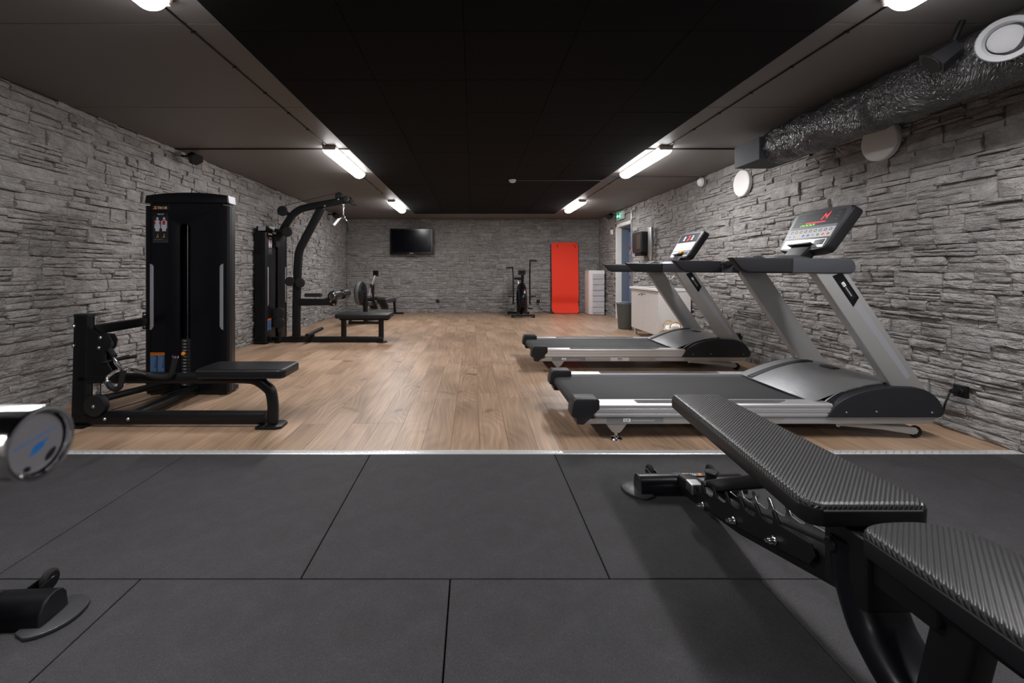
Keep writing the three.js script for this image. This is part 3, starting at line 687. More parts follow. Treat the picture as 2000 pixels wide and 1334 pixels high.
{ // sink cabinet
  const t = thing('sink_cabinet', 'white two door sink cabinet against the right wall', 'cabinet', V(2.98, 0, 7.05));
  const d0 = 6.5, d1 = 7.62;
  part('carcass', box(2.76, 3.215, 0.11, 0.775, d0, d1, 0.003), M.cabinet, t);
  part('worktop', box(2.715, 3.215, 0.775, 0.812, d0 - 0.01, d1 + 0.03, 0.006), M.white, t);
  for (const [a, b, h] of [[d0 + 0.003, 7.055, 7.0], [7.061, d1 - 0.003, 7.115]]) {
    const dr = part('door', box(2.738, 2.759, 0.115, 0.765, a, b, 0.002), M.cabinet, t);
    const s = []; for (let k = 0; k < 26; k++) { // fine slanted ribs of the door front
      const y = 0.12 + k * 0.04, p = V(2.7365, Math.min(y, 0.76), a + 0.01), len = b - a - 0.02, rise = 0.30;
      const q0 = y, q1 = y - rise; const lo = Math.max(0.118, q1), hi = Math.min(0.762, q0);
      if (hi - lo < 0.02) continue;
      const da = a + 0.01 + len * (q0 - hi) / rise, db = a + 0.01 + len * (q0 - lo) / rise;
      s.push(rod(V(2.738, hi, da), V(2.738, lo, db), 0.0022, 6));
    }
    part('ribs', s, M.cabinet, dr);
    part('handle', [rod(V(2.738, 0.71, h), V(2.70, 0.71, h), 0.005, 10), rod(V(2.70, 0.71, h), V(2.69, 0.685, h + (h < 7.05 ? 0.05 : 0.05)), 0.006, 10)], M.brown, dr, 'dark metal handle');
  }
  part('basin', lathe([[0.17, 0.008], [0.165, 0.012], [0.15, 0.004], [0.12, -0.02], [0, -0.025]], V(2.98, 0.812, 7.1), Y, 30), M.white, t);
  for (const [x, d] of [[2.79, d0 + 0.05], [2.79, d1 - 0.05], [3.19, d0 + 0.05], [3.19, d1 - 0.05]]) part('leg', rod(V(x, 0, d), V(x, 0.115, d), 0.022, 16), M.alu, t);
  const f = thing('sink_faucet', 'curved chrome faucet on the sink cabinet', 'faucet', V(3.14, 0.81, 7.0));
  part('body', rod(V(3.14, 0.8145, 7.0), V(3.14, 0.94, 7.0), 0.02, 18), M.chrome, f);
  part('spout', sweep(smooth([V(3.14, 0.93, 7.0), V(3.12, 1.0, 7.0), V(3.05, 1.02, 7.0), V(3.0, 0.98, 7.0), V(2.99, 0.94, 7.0)], 6), roundProfile(0.012, 12)), M.chrome, f);
  part('lever', rod(V(3.14, 0.94, 7.0), V(3.18, 1.0, 6.96), 0.008, 10), M.chrome, f);
  const b = thing('soap_bottle', 'pale soap pump bottle beside the faucet', 'bottle', V(3.08, 0.812, 7.3));
  part('bottle', lathe([[0, 0], [0.036, 0], [0.038, 0.01], [0.038, 0.11], [0.03, 0.13], [0.013, 0.14], [0.013, 0.15], [0, 0.15]], V(3.08, 0.812, 7.3), Y, 22), M.soap, b);
  part('pump', [rod(V(3.08, 0.96, 7.3), V(3.08, 0.995, 7.3), 0.006, 10), box(3.035, 3.09, 0.99, 1.003, 7.29, 7.31, 0.004)], M.white, b);
  one('soap_box', 'small cream box on the worktop next to the soap bottle', 'box', V(3.1, 0.812, 7.18), box(3.07, 3.14, 0.8125, 0.93, 7.13, 7.21, 0.004), M.whiteWarm);
}
{ // wicker basket with towels
  const cx = 2.86, cd = 6.18;
  const t = thing('wicker_basket', 'wicker basket with round handle on the floor by the sink cabinet', 'basket', V(cx, 0, cd));
  const w = [];
  for (let k = 0; k < 13; k++) { const y = 0.01 + k * 0.018, r = 0.15 + k * 0.003; w.push(new THREE.TorusGeometry(1, 0.06, 6, 36).rotateX(Math.PI / 2).scale(r * 1.25, 0.15, r * 0.8).translate(cx, y, -cd)); }
  part('woven_wall', w, M.wicker, t);
  const st = []; for (let k = 0; k < 24; k++) { const a = k / 24 * 2 * Math.PI; st.push(rod(V(cx + Math.cos(a) * 0.19, 0.005, cd + Math.sin(a) * 0.122), V(cx + Math.cos(a) * 0.234, 0.24, cd + Math.sin(a) * 0.15), 0.005, 6)); }
  part('stakes', st, M.wicker, t);
  part('bottom', lathe([[0, 0.001], [0.145, 0.001], [0.145, 0.012], [0, 0.012]], V(cx, 0, cd), Y, 24).translate(-cx, 0, cd).scale(1.25, 1, 0.8).translate(cx, 0, -cd), M.wicker, t);
  for (const s of [-1, 1]) { const g = new THREE.TorusGeometry(0.075, 0.009, 8, 26, Math.PI * 1.15).rotateZ(-0.24).translate(cx - 0.07, 0.30, -cd - s * 0.11); part('handle', clean(g), M.wicker, t); }
  const f = new THREE.SphereGeometry(1, 28, 18), p = f.attributes.position;
  for (let i = 0; i < p.count; i++) { const n = 1 + noise.noise(p.getX(i) * 2.5, p.getY(i) * 2.5, p.getZ(i) * 2.5) * 0.35; p.setXYZ(i, p.getX(i) * n * 0.19, Math.max(-0.3, p.getY(i)) * n * 0.085, p.getZ(i) * n * 0.115); }
  f.computeVertexNormals(); f.translate(cx + 0.02, 0.245, -cd);
  one('folded_towels', 'crumpled cream towels lying in the wicker basket', 'towel', V(cx, 0.22, cd), f, M.cloth);
}

// ---------------------------------------------------------------- printed stickers
function logo(c, x, y, s, bg) {   // letters of the maker's mark, s = letter height
  if (bg) { c.fillStyle = bg; c.fillRect(0, 0, c.canvas.width, c.canvas.height); }
  c.font = `bold ${s}px sans-serif`; c.textBaseline = 'middle'; c.textAlign = 'left';
  c.fillStyle = '#f39a1f'; c.lineWidth = s * 0.14; c.strokeStyle = '#f39a1f';
  c.beginPath(); c.moveTo(x, y + s * 0.3); c.lineTo(x + s * 0.55, y + s * 0.34); c.lineTo(x + s * 0.5, y - s * 0.34); c.lineTo(x + s * 0.2, y - s * 0.3); c.stroke();
  c.beginPath(); c.moveTo(x + s * 1.15, y - s * 0.36); c.lineTo(x + s * 0.7, y - s * 0.32); c.lineTo(x + s * 0.72, y + s * 0.34); c.lineTo(x + s * 1.2, y + s * 0.3); c.moveTo(x + s * 0.7, y); c.lineTo(x + s * 1.05, y); c.stroke();
  c.fillStyle = '#d8d8dc'; c.fillText('TH', x + s * 1.3, y + s * 0.04);
  c.fillStyle = '#f39a1f'; c.fillText('O', x + s * 2.68, y + s * 0.04);
  c.fillStyle = '#d8d8dc'; c.fillText('R', x + s * 3.42, y + s * 0.04);
}
const logoTex = canvasTexture(512, 128, (c, w, h) => logo(c, 20, 64, 100, '#07070a'));
const chartTex = canvasTexture(256, 512, (c, w, h) => {
  c.fillStyle = '#1d2129'; c.fillRect(0, 0, w, h);
  c.fillStyle = '#e4e4e8'; c.font = 'bold italic 30px sans-serif'; c.textAlign = 'center'; c.fillStyle = '#0a0a0d'; c.fillRect(0, 0, w, 56); c.fillStyle = '#d8d8dd'; c.fillText('PULLEY', 128, 38);
  const body = (x, red) => {
    c.fillStyle = '#b9bcc4'; c.beginPath(); c.arc(x, 100, 20, 0, 7); c.fill(); c.fillRect(x - 30, 126, 60, 110); c.fillRect(x - 48, 140, 16, 130); c.fillRect(x + 32, 140, 16, 130); c.fillRect(x - 32, 236, 64, 80);
    c.fillStyle = '#b51f25'; if (red) { c.fillRect(x - 26, 136, 46, 70); } else { c.fillRect(x - 48, 150, 16, 50); c.fillRect(x + 32, 150, 16, 50); }
  };
  body(76, false); body(186, true);
  c.fillStyle = '#15171d'; c.fillRect(40, 340, 76, 96); c.fillRect(146, 340, 76, 96);
  c.strokeStyle = '#e3a024'; c.lineWidth = 9; for (const x of [78, 184]) { c.beginPath(); c.moveTo(x - 20, 424); c.lineTo(x, 400); c.lineTo(x + 8, 360); c.moveTo(x, 400); c.lineTo(x + 18, 424); c.stroke(); }
  c.fillStyle = '#8f939c'; c.fillRect(16, 452, 150, 4); c.fillStyle = '#2a2f3b'; c.fillRect(0, 466, w, 46);
});
const noticeTex = canvasTexture(256, 320, (c, w, h) => {
  c.fillStyle = '#0b0c10'; c.fillRect(0, 0, w, h);
  for (const x of [4, 132]) { c.fillStyle = '#d9761d'; c.fillRect(x, 4, 120, 44); c.fillStyle = '#2d4d73'; c.fillRect(x, 48, 120, 268); c.fillStyle = '#7f9cc0'; for (let k = 0; k < 18; k++) c.fillRect(x + 10, 62 + k * 13.5, 60 + (k * 37) % 40, 4); c.fillStyle = '#7a2c08'; c.fillRect(x + 16, 20, 88, 12); }
});
const sticker = (w, h, o, x, y, z) => frame(boxUVplane(w, h), o, x, y, z);
function boxUVplane(w, h) { return clean(new THREE.PlaneGeometry(w, h)); }
const logoMat = decal(logoTex), chartMat = decal(chartTex, { roughness: 0.35 }), noticeMat = decal(noticeTex);

// ---------------------------------------------------------------- weight stack tower (used by two machines)
// local frame: x across the front, y up, z out of the front; o = middle of the front at floor level
function tower(t, o, ax, az, chartSide) {
  const put = (g) => frame(clean(g), o, ax, Y, az);
  const shape = (pts) => new THREE.Shape(pts.map(([a, b]) => V2(a, b)));
  const bx = (x0, x1, y0, y1, z0, z1, r = 0.004) => { const g = new RoundedBoxGeometry(x1 - x0, y1 - y0, z1 - z0, 2, Math.min(r, (x1 - x0) / 2.05, (y1 - y0) / 2.05, (z1 - z0) / 2.05)); g.translate((x0 + x1) / 2, (y0 + y1) / 2, (z0 + z1) / 2); return boxUV(clean(g)); };
  const ext = (s, z0, z1, b = 0.003) => { const g = new THREE.ExtrudeGeometry(s, { depth: z1 - z0 - 2 * b, bevelEnabled: b > 0, bevelThickness: b, bevelSize: b, bevelOffset: -b, bevelSegments: 2, curveSegments: 12 }); g.translate(0, 0, z0 + b); return boxUV(toCreasedNormals(clean(g), 0.5)); };
  // upright columns at both sides, tapering to the back
  const column = (s) => { const g = new THREE.ExtrudeGeometry(shape(s > 0 ? [[0.318, 0], [0.35, 0], [0.366, -0.014], [0.366, -0.05], [0.318, -0.19], [0.30, -0.19]] : [[-0.318, 0], [-0.30, -0.19], [-0.318, -0.19], [-0.366, -0.05], [-0.366, -0.014], [-0.35, 0]]), { depth: 1.615, bevelEnabled: false }); g.rotateX(-Math.PI / 2); g.scale(1, 1, -1); g.translate(0, 0.03, 0); return g; };
  const colR = column(1), colL = column(-1);
  for (const g of [colR, colL]) { // mirrored by the scale: turn the faces again
    const p = g.index ? g.toNonIndexed() : g; g.setIndex(null); g.setAttribute('position', p.attributes.position); g.deleteAttribute('uv'); g.deleteAttribute('normal'); g.clearGroups();
    const q = g.attributes.position;
    for (let i = 0; i < q.count; i += 3) { const b = [q.getX(i + 1), q.getY(i + 1), q.getZ(i + 1)]; q.setXYZ(i + 1, q.getX(i + 2), q.getY(i + 2), q.getZ(i + 2)); q.setXYZ(i + 2, ...b); }
    g.computeVertexNormals(); boxUV(g);
  }
  part('side_column', put(colL), M.shell, t); part('side_column', put(colR), M.shell, t);
  part('back_panel', put(bx(-0.31, 0.31, 0.03, 1.64, -0.195, -0.185)), M.shell, t);
  part('base', put(bx(-0.35, 0.35, 0.012, 0.05, -0.19, -0.004)), M.black, t);
  // front panel with the slot of the weight stack
  const s = shape([[-0.317, 0.04], [0.317, 0.04], [0.317, 1.665], [-0.317, 1.665]]);
  const slot = new THREE.Path(); slot.moveTo(-0.062, 0.06); slot.lineTo(-0.062, 1.44); slot.quadraticCurveTo(-0.06, 1.49, -0.016, 1.49); slot.quadraticCurveTo(0.028, 1.49, 0.03, 1.44); slot.lineTo(0.03, 0.06); slot.closePath();
  s.holes.push(slot);
  part('front_panel', put(ext(s, -0.022, -0.003)), M.blackGloss, t);
  // arched cap
  const cap = new THREE.Shape(); cap.moveTo(-0.362, 1.668); cap.lineTo(0.362, 1.668); cap.lineTo(0.352, 1.735); cap.quadraticCurveTo(0, 1.785, -0.352, 1.735); cap.closePath();
  part('cap', put(ext(cap, -0.15, 0.004, 0.006)), M.blackGloss, t);
  const capSide = new THREE.Shape(); capSide.moveTo(0.3655, 1.665); capSide.lineTo(0.3665, 1.665); capSide.lineTo(0.358, 1.735); capSide.lineTo(0.357, 1.735); capSide.closePath();
  for (const k of [-1, 1]) { const g = bx(-0.002, 0.002, 0, 0.066, -0.12, -0.012, 0.001); g.rotateZ(k * 0.13); g.translate(k * 0.360, 1.669, 0); part('cap_side', put(g), M.greyInsert, t, 'light grey corner of the cap'); }
  // grey grip inserts
  for (const k of [-1, 1]) {
    const q = shape(k < 0 ? [[-0.318, 0.565], [-0.30, 0.575], [-0.288, 0.60], [-0.288, 1.115], [-0.298, 1.135], [-0.318, 1.142]] : [[0.318, 0.565], [0.318, 1.142], [0.298, 1.135], [0.287, 1.115], [0.287, 0.60], [0.30, 0.575]]);
    part('grey_insert', put(ext(q, -0.006, 0.003, 0.0015)), M.greyInsert, t, 'light grey insert on the front');
  }
  // guide rods and weight stack
  part('guide_rod', put(rod(new THREE.Vector3(-0.036, 0.05, -0.07), new THREE.Vector3(-0.036, 1.63, -0.07), 0.006, 12)), M.chrome, t);
  part('guide_rod', put(rod(new THREE.Vector3(0.10, 0.05, -0.07), new THREE.Vector3(0.10, 1.63, -0.07), 0.006, 12)), M.chrome, t);
  for (let k = 0; k < 15; k++) {
    const g = [bx(-0.16, 0.13, 0.07 + k * 0.0275, 0.0935 + k * 0.0275, -0.12, -0.032, 0.003)];
    const w = part('weight_plate', put(g[0]), M.weight, t);
    part('number_mark', put(bx(-0.050, -0.026, 0.077 + k * 0.0275, 0.087 + k * 0.0275, -0.0335, -0.0315, 0.0005)), M.greyInsert, w);
  }
  part('selector_pin', put(lathe([[0, 0.03], [0.014, 0.028], [0.018, 0.018], [0.012, 0.004], [0.006, -0.01], [0, -0.01]], new THREE.Vector3(-0.035, 0.36, -0.028), Z, 18)), M.orange, t, 'orange selector pin');
  // prints
  part('maker_print', put(frame(boxUVplane(0.155, 0.039), new THREE.Vector3(-0.222, 1.628, -0.0022), X, Y, Z)), logoMat, t);
  part('muscle_chart', put(frame(boxUVplane(0.135, 0.262), new THREE.Vector3(-0.228, 1.455, -0.0020), X, Y, Z)), chartMat, t, 'dark sticker with two muscle figures');
  part('notice_sticker', put(frame(boxUVplane(0.135, 0.175), new THREE.Vector3(-0.258, 0.285, -0.0020), X, Y, Z)), noticeMat, t, 'orange and blue notice stickers');
  for (const [x, z] of [[-0.3, -0.03], [0.3, -0.03], [-0.28, -0.17], [0.28, -0.17]]) part('foot', put(rod(new THREE.Vector3(x, 0, z), new THREE.Vector3(x, 0.014, z), 0.03, 16)), M.rubber, t);
}
const bolt = (p, axis, r = 0.011) => lathe([[0, 0.008], [r * 0.6, 0.008], [r, 0.003], [r * 1.25, 0.002], [r * 1.25, 0], [0, 0]], p, axis, 14);
const pulley = (p, axis, r, w = 0.035) => lathe([[0, w / 2], [r * 0.25, w / 2 + 0.003], [r * 0.7, w / 2], [r, w / 2 - 0.003], [r, w / 2 - 0.008], [r * 0.9, 0], [r, -w / 2 + 0.008], [r, -w / 2 + 0.003], [r * 0.7, -w / 2], [0, -w / 2]], p, axis, 30);
function padShape(w0, w1, x, d0, d1, r0 = 0.05, r1 = 0.05) {   // d0 near end (width w0), d1 far end (width w1)
  const s = new THREE.Shape();
  s.moveTo(x - w0 / 2 + r0, d0); s.lineTo(x + w0 / 2 - r0, d0); s.quadraticCurveTo(x + w0 / 2, d0, x + w0 / 2, d0 + r0);
  s.lineTo(x + w1 / 2, d1 - r1); s.quadraticCurveTo(x + w1 / 2, d1, x + w1 / 2 - r1, d1);
  s.lineTo(x - w1 / 2 + r1, d1); s.quadraticCurveTo(x - w1 / 2, d1, x - w1 / 2, d1 - r1);
  s.lineTo(x - w0 / 2, d0 + r0); s.quadraticCurveTo(x - w0 / 2, d0, x - w0 / 2 + r0, d0);
  return s;
}

// ---------------------------------------------------------------- seated row machine
{
  const t = thing('seated_row_machine', 'black seated row machine with tall weight tower and low padded seat', 'machine', V(-2.2, 0, 3.4));
  tower(t, V(-2.485, 0, 3.82), X, Z);
  const pd = 3.06;
  part('upright_post', sweep([V(-2.72, 0.03, pd), V(-2.70, 0.77, pd)], rectProfile(0.115, 0.06, 0.02), Z), M.black, t);
  part('post_cap', prism([[-2.757, 0.765], [-2.642, 0.765], [-2.65, 0.782], [-2.75, 0.782]], pd - 0.03, pd + 0.03, 0.006), M.plastic, t);
  part('base_beam', sweep([V(-2.76, 0.062, pd), V(-1.44, 0.062, pd)], rectProfile(0.07, 0.09, 0.025), Y), M.black, t);
  part('seat_rail', sweep(smooth([V(-2.72, 0.335, pd), V(-2.2, 0.335, pd), V(-1.62, 0.335, pd), V(-1.50, 0.32, pd), V(-1.41, 0.25, pd), V(-1.39, 0.15, pd), V(-1.39, 0.03, pd)], 6), rectProfile(0.07, 0.06, 0.022), Z), M.black, t);
  part('end_plate', slab([[-1.48, pd - 0.075], [-1.34, pd - 0.075], [-1.31, pd - 0.05], [-1.31, pd + 0.05], [-1.34, pd + 0.075], [-1.48, pd + 0.075]], 0.002, 0.02, 0.004), M.black, t);
  part('end_plate', slab([[-2.80, pd - 0.06], [-2.66, pd - 0.06], [-2.66, pd + 0.06], [-2.80, pd + 0.06]], 0.002, 0.018, 0.004), M.black, t);
  part('floor_strut', bar(V(-2.41, 0.055, pd + 0.04), V(-2.41, 0.055, 3.81), 0.075, 0.06, Y, 0.015), M.black, t);
  part('pulley_strut', bar(V(-2.58, 0.19, pd + 0.02), V(-2.6, 0.12, 3.82), 0.05, 0.05, Y, 0.02), M.black, t);
  part('upper_strut', bar(V(-2.665, 0.665, pd + 0.02), V(-2.85, 0.64, 3.86), 0.05, 0.07, Y, 0.01), M.black, t);
  part('strut_bracket', box(-2.865, -2.83, 0.575, 0.72, 3.81, 3.86, 0.006), M.black, t);
  // seat
  const pad = part('seat_pad', slab(padShape(0.60, 0.60, -1.555, pd - 0.145, pd + 0.145, 0.05, 0.05), 0.362, 0.425, 0.016, 4), M.vinyl, t);
  part('stitched_seam', sweep([V(-1.84, 0.413, pd - 0.1455), V(-1.27, 0.413, pd - 0.1455)], roundProfile(0.0018, 6), Y), M.stitch, pad);
  part('seat_plate', box(-1.80, -1.32, 0.352, 0.364, pd - 0.09, pd + 0.09, 0.003), M.black, t);
  // foot plate bracket and pulleys
  for (const s of [-0.025, 0.025]) part('bracket_plate', prism([[-2.66, 0.36], [-2.47, 0.36], [-2.53, 0.47], [-2.53, 0.52], [-2.50, 0.55], [-2.49, 0.60], [-2.51, 0.64], [-2.58, 0.645], [-2.66, 0.70]], pd - 0.004 + s, pd + 0.004 + s, 0.0015), M.black, t);
  part('cable_pulley', pulley(V(-2.55, 0.565, pd), Z, 0.045, 0.03), M.plastic, t);
  part('cable_pulley', pulley(V(-2.59, 0.155, pd - 0.03), Z, 0.072, 0.05), M.plastic, t);
  for (const [x, y, d] of [[-2.748, 0.70, pd - 0.03], [-2.752, 0.565, pd - 0.03], [-2.565, 0.62, pd - 0.03], [-2.575, 0.55, pd - 0.03], [-2.59, 0.155, pd - 0.058], [-2.53, 0.062, pd - 0.036], [-2.37, 0.062, pd - 0.036], [-2.842, 0.70, 3.81], [-2.842, 0.60, 3.81]]) part('bolt', bolt(V(x, y, d), Z, 0.010), M.steel, t);
  for (const g of [sweep(smooth([V(-2.52, 0.53, pd), V(-2.50, 0.51, pd - 0.02), V(-2.475, 0.49, pd - 0.04)], 4), roundProfile(0.004, 8)), rod(V(-2.59, 0.2, pd), V(-2.585, 0.54, pd), 0.0035, 8), rod(V(-2.56, 0.10, pd - 0.02), V(-2.45, 0.075, 3.8), 0.0035, 8)]) part('cable', g, M.rubber, t);
  part('cable_stop', sweep([V(-2.505, 0.535, pd - 0.02), V(-2.45, 0.495, pd - 0.05)], roundProfile(0.017, 14)), M.rubber, t);
  part('foot_rest', [rod(V(-2.54, 0.45, pd - 0.04), V(-2.46, 0.47, pd + 0.09), 0.011, 12), rod(V(-2.54, 0.45, pd + 0.04), V(-2.46, 0.455, pd + 0.16), 0.011, 12)], M.black, t);
  // grip handle
  const h = thing('row_handle', 'chrome double row handle with black grips hanging from the row machine cable', 'handle', V(-2.3, 0.3, 2.98));
  const a = V(-2.365, 0.415, 2.98);
  part('snap_hook', [sweep(smooth([V(-2.455, 0.495, 3.01), V(-2.42, 0.47, 2.995), V(-2.39, 0.435, 2.985), V(-2.375, 0.42, 2.98)], 4), roundProfile(0.005, 8)), sweep(smooth([V(-2.455, 0.495, 3.01), V(-2.435, 0.455, 2.99), V(-2.405, 0.43, 2.985), V(-2.375, 0.42, 2.98)], 4), roundProfile(0.005, 8))], M.chrome, h);
  part('yoke', [sweep(smooth([V(-2.435, 0.33, 2.93), V(-2.44, 0.37, 2.94), V(-2.41, 0.40, 2.96), a, V(-2.30, 0.405, 2.99), V(-2.24, 0.385, 3.0), V(-2.20, 0.37, 3.0)], 5), roundProfile(0.0115, 12), new THREE.Vector3(0, 0.2, 1).normalize()), disc(a, new THREE.Vector3(0.3, 1, 0), 0.022, 0.02)], M.chrome, h);
  const g1 = part('grip', sweep(smooth([V(-2.43, 0.34, 2.93), V(-2.41, 0.31, 2.925), V(-2.375, 0.292, 2.925), V(-2.345, 0.31, 2.925), V(-2.335, 0.36, 2.925), V(-2.32, 0.425, 2.925)], 6), roundProfile(0.017, 14), new THREE.Vector3(0, 0.1, 1).normalize()), M.rubber, h);
  const g2 = part('grip', sweep(smooth([V(-2.22, 0.375, 3.0), V(-2.18, 0.36, 3.0), V(-2.10, 0.355, 3.0), V(-2.06, 0.37, 3.0), V(-2.045, 0.42, 3.0), V(-2.03, 0.49, 3.0)], 6), roundProfile(0.017, 14), new THREE.Vector3(0, 0.1, 1).normalize()), M.rubber, h);
  part('end_cap', rod(V(-2.3205, 0.424, 2.925), V(-2.317, 0.438, 2.925), 0.019, 16), M.chrome, g1);
  part('end_cap', rod(V(-2.0305, 0.489, 3.0), V(-2.027, 0.504, 3.0), 0.019, 16), M.chrome, g2);
  part('collar', rod(V(-2.437, 0.345, 2.932), V(-2.433, 0.33, 2.93), 0.019, 16), M.chrome, g1);
}
// ---------------------------------------------------------------- lat pulldown machine
{
  const t = thing('lat_pulldown_machine', 'black lat pulldown machine with bent boom, leg rollers and bench seat', 'machine', V(-2.3, 0, 6.75));
  tower(t, V(-3.025, 0, 6.80), new THREE.Vector3(0, 0, -1), X);
  const pd = 6.68, k = 0.00779;
  part('column', sweep(smooth([V(-2.68, 0.08, pd), V(-2.675, 0.7, pd), V(-2.65, 1.28, pd), V(-2.62, 1.42, pd), V(-2.55, 1.56, pd), V(-2.33, 1.98, pd), V(-2.31, 2.03, pd)], 6), rectProfile(0.12, 0.06, 0.02), Z), M.black, t);
  part('boom', sweep(smooth([V(-3.02, 1.55, 6.74), V(-2.93, 1.66, 6.72), V(-2.80, 1.84, pd), V(-2.72, 1.945, pd), V(-2.60, 2.02, pd), V(-2.40, 2.065, pd), V(-2.1, 2.12, pd), V(-1.90, 2.16, pd)], 6), rectProfile(0.105, 0.06, 0.02), Z), M.black, t);
  part('boom_bracket', box(-3.03, -2.98, 1.44, 1.60, 6.68, 6.80, 0.004), M.black, t);
  part('boom_end', prism([[-1.97, 2.11], [-1.86, 2.20], [-1.83, 2.15], [-1.80, 2.09], [-1.775, 2.085], [-1.79, 2.07], [-1.83, 2.075], [-1.88, 2.11]], pd - 0.04, pd + 0.04, 0.003), M.black, t);
  for (const [x, y, r, d] of [[-2.885, 1.985, 0.075, pd - 0.02], [-2.80, 1.665, 0.075, pd - 0.05], [-2.03, 2.21, 0.062, pd], [-2.755, 0.92, 0.07, pd - 0.06], [-2.60, 0.90, 0.07, pd - 0.06], [-1.91, 2.16, 0.05, pd - 0.045]]) part('cable_pulley', pulley(V(x, y, d), Z, r, 0.035), M.plastic, t);
  for (const y of [0.44, 0.285]) part('cable_pulley', pulley(V(-2.96, y, 6.72), new THREE.Vector3(0.25, 0, 1).normalize(), 0.083, 0.05), M.plastic, t);
  part('pulley_arm', [bar(V(-2.83, 1.97, pd), V(-2.76, 1.9, pd), 0.05, 0.03, Z, 0.008), bar(V(-3.0, 1.70, pd - 0.02), V(-2.8, 1.66, pd - 0.02), 0.05, 0.02, Z, 0.006), bar(V(-2.76, 0.92, pd - 0.05), V(-2.6, 0.90, pd - 0.05), 0.05, 0.02, Z, 0.006), bar(V(-3.02, 0.36, 6.72), V(-2.96, 0.36, 6.72), 0.24, 0.02, Z, 0.006)], M.black, t);
  for (const g of [rod(V(-2.885, 2.06, pd), V(-2.06, 2.265, pd), 0.0035, 8), rod(V(-2.96, 1.99, pd), V(-2.96, 0.5, 6.7), 0.003, 8), rod(V(-2.73, 1.62, pd - 0.05), V(-2.70, 0.93, pd - 0.06), 0.003, 8)]) part('cable', g, M.rubber, t);
  part('base_beam', sweep([V(-3.0, 0.045, pd - 0.02), V(-1.36, 0.045, pd - 0.02)], rectProfile(0.06, 0.085, 0.02), Y), M.black, t);
  part('column_foot', slab([[-2.77, pd - 0.06], [-2.57, pd - 0.06], [-2.55, pd + 0.05], [-2.79, pd + 0.05]], 0.075, 0.09, 0.003), M.black, t);
  part('tower_link', [bar(V(-3.0, 0.06, 6.62), V(-2.86, 0.06, 6.55), 0.07, 0.06, Y, 0.015), rod(V(-2.90, 0.09, 6.6), V(-2.90, 0.16, 6.6), 0.025, 14)], M.black, t);
  part('roller_arm', prism([[-2.64, 0.55], [-2.64, 0.66], [-2.27, 0.655], [-2.12, 0.70], [-2.06, 0.70], [-2.07, 0.58], [-2.10, 0.545], [-2.2, 0.56]], pd - 0.035, pd + 0.035, 0.006), M.black, t);
  part('arm_pad', box(-2.55, -2.30, 0.685, 0.74, pd - 0.035, pd + 0.035, 0.008), M.plastic, t);
  for (const [a, b] of [[pd - 0.38, pd - 0.06], [pd + 0.06, pd + 0.38]]) {
    const r = part('leg_roller', lathe([[0, 0], [0.04, 0], [0.058, 0.012], [0.072, 0.03], [0.072, 0.29], [0.062, 0.308], [0.04, 0.32], [0, 0.32]], V(-2.02, 0.715, a), new THREE.Vector3(0, 0, -1), 26), M.vinyl, t);
    part('end_disc', disc(V(-2.02, 0.715, a < pd ? a : b), Z, 0.046, 0.01, 0.003), M.chrome, r);
  }
  part('roller_axle', rod(V(-2.02, 0.715, pd - 0.37), V(-2.02, 0.715, pd + 0.37), 0.012, 14), M.steel, t);
  for (const [x, y] of [[-2.15, 0.62], [-2.1, 0.575], [-2.035, 2.16], [-1.89, 2.165], [-2.24, 2.06]]) part('bolt', bolt(V(x, y, pd - 0.042), Z, 0.011), M.steel, t);
  const pad = part('seat_pad', slab(padShape(0.82, 0.82, -1.635, pd - 0.2, pd + 0.2, 0.05, 0.05), 0.375, 0.44, 0.018, 4), M.vinyl, t);
  part('stitched_seam', sweep([V(-2.02, 0.43, pd - 0.2005), V(-1.25, 0.43, pd - 0.2005)], roundProfile(0.002, 6), Y), M.stitch, pad);
  part('seat_plate', box(-2.0, -1.27, 0.34, 0.378, pd - 0.1, pd + 0.1, 0.006), M.black, t);
  for (const x of [-1.955, -1.39]) part('seat_leg', sweep([V(x, 0.06, pd - 0.02), V(x, 0.345, pd - 0.02)], rectProfile(0.075, 0.05, 0.012), Z), M.black, t);
  part('end_plate', lathe([[0, 0.016], [0.075, 0.016], [0.085, 0.008], [0.085, 0.001], [0, 0.001]], V(-1.38, 0, pd - 0.02), Y, 26), M.black, t);
  part('foot_bar', [rod(V(-2.43, 0.135, pd - 0.24), V(-2.41, 0.16, pd + 0.34), 0.028, 18), sweep([V(-2.43, 0.05, pd - 0.02), V(-2.43, 0.15, pd - 0.02)], rectProfile(0.06, 0.04, 0.01), Z)], M.black, t);
  // hanging handle
  const h = thing('pulldown_handle', 'small V shaped pulldown handle hanging on a chain from the boom', 'handle', V(-1.97, 1.8, pd));
  const links = [];
  for (let i = 0; i < 7; i++) { const g = new THREE.TorusGeometry(0.014, 0.0042, 8, 16); g.scale(0.75, 1.3, 1); g.rotateY(i % 2 ? Math.PI / 2 : 0.3); g.translate(-1.965, 2.10 - i * 0.03, -pd); part('chain_link', clean(g), M.chrome, h); }
  part('yoke', [sweep(smooth([V(-2.05, 1.845, pd - 0.02), V(-2.0, 1.885, pd), V(-1.965, 1.895, pd), V(-1.93, 1.86, pd), V(-1.91, 1.83, pd)], 5), roundProfile(0.011, 10)), disc(V(-1.965, 1.895, pd), Z, 0.024, 0.02)], M.chrome, h);
  part('grip', rod(V(-2.03, 1.865, pd - 0.01), V(-2.10, 1.765, pd - 0.05), 0.021, 16), M.white, h, 'white worn grip');
  part('grip', rod(V(-1.915, 1.84, pd), V(-1.885, 1.68, pd + 0.02), 0.021, 16), M.rubber, h);
}
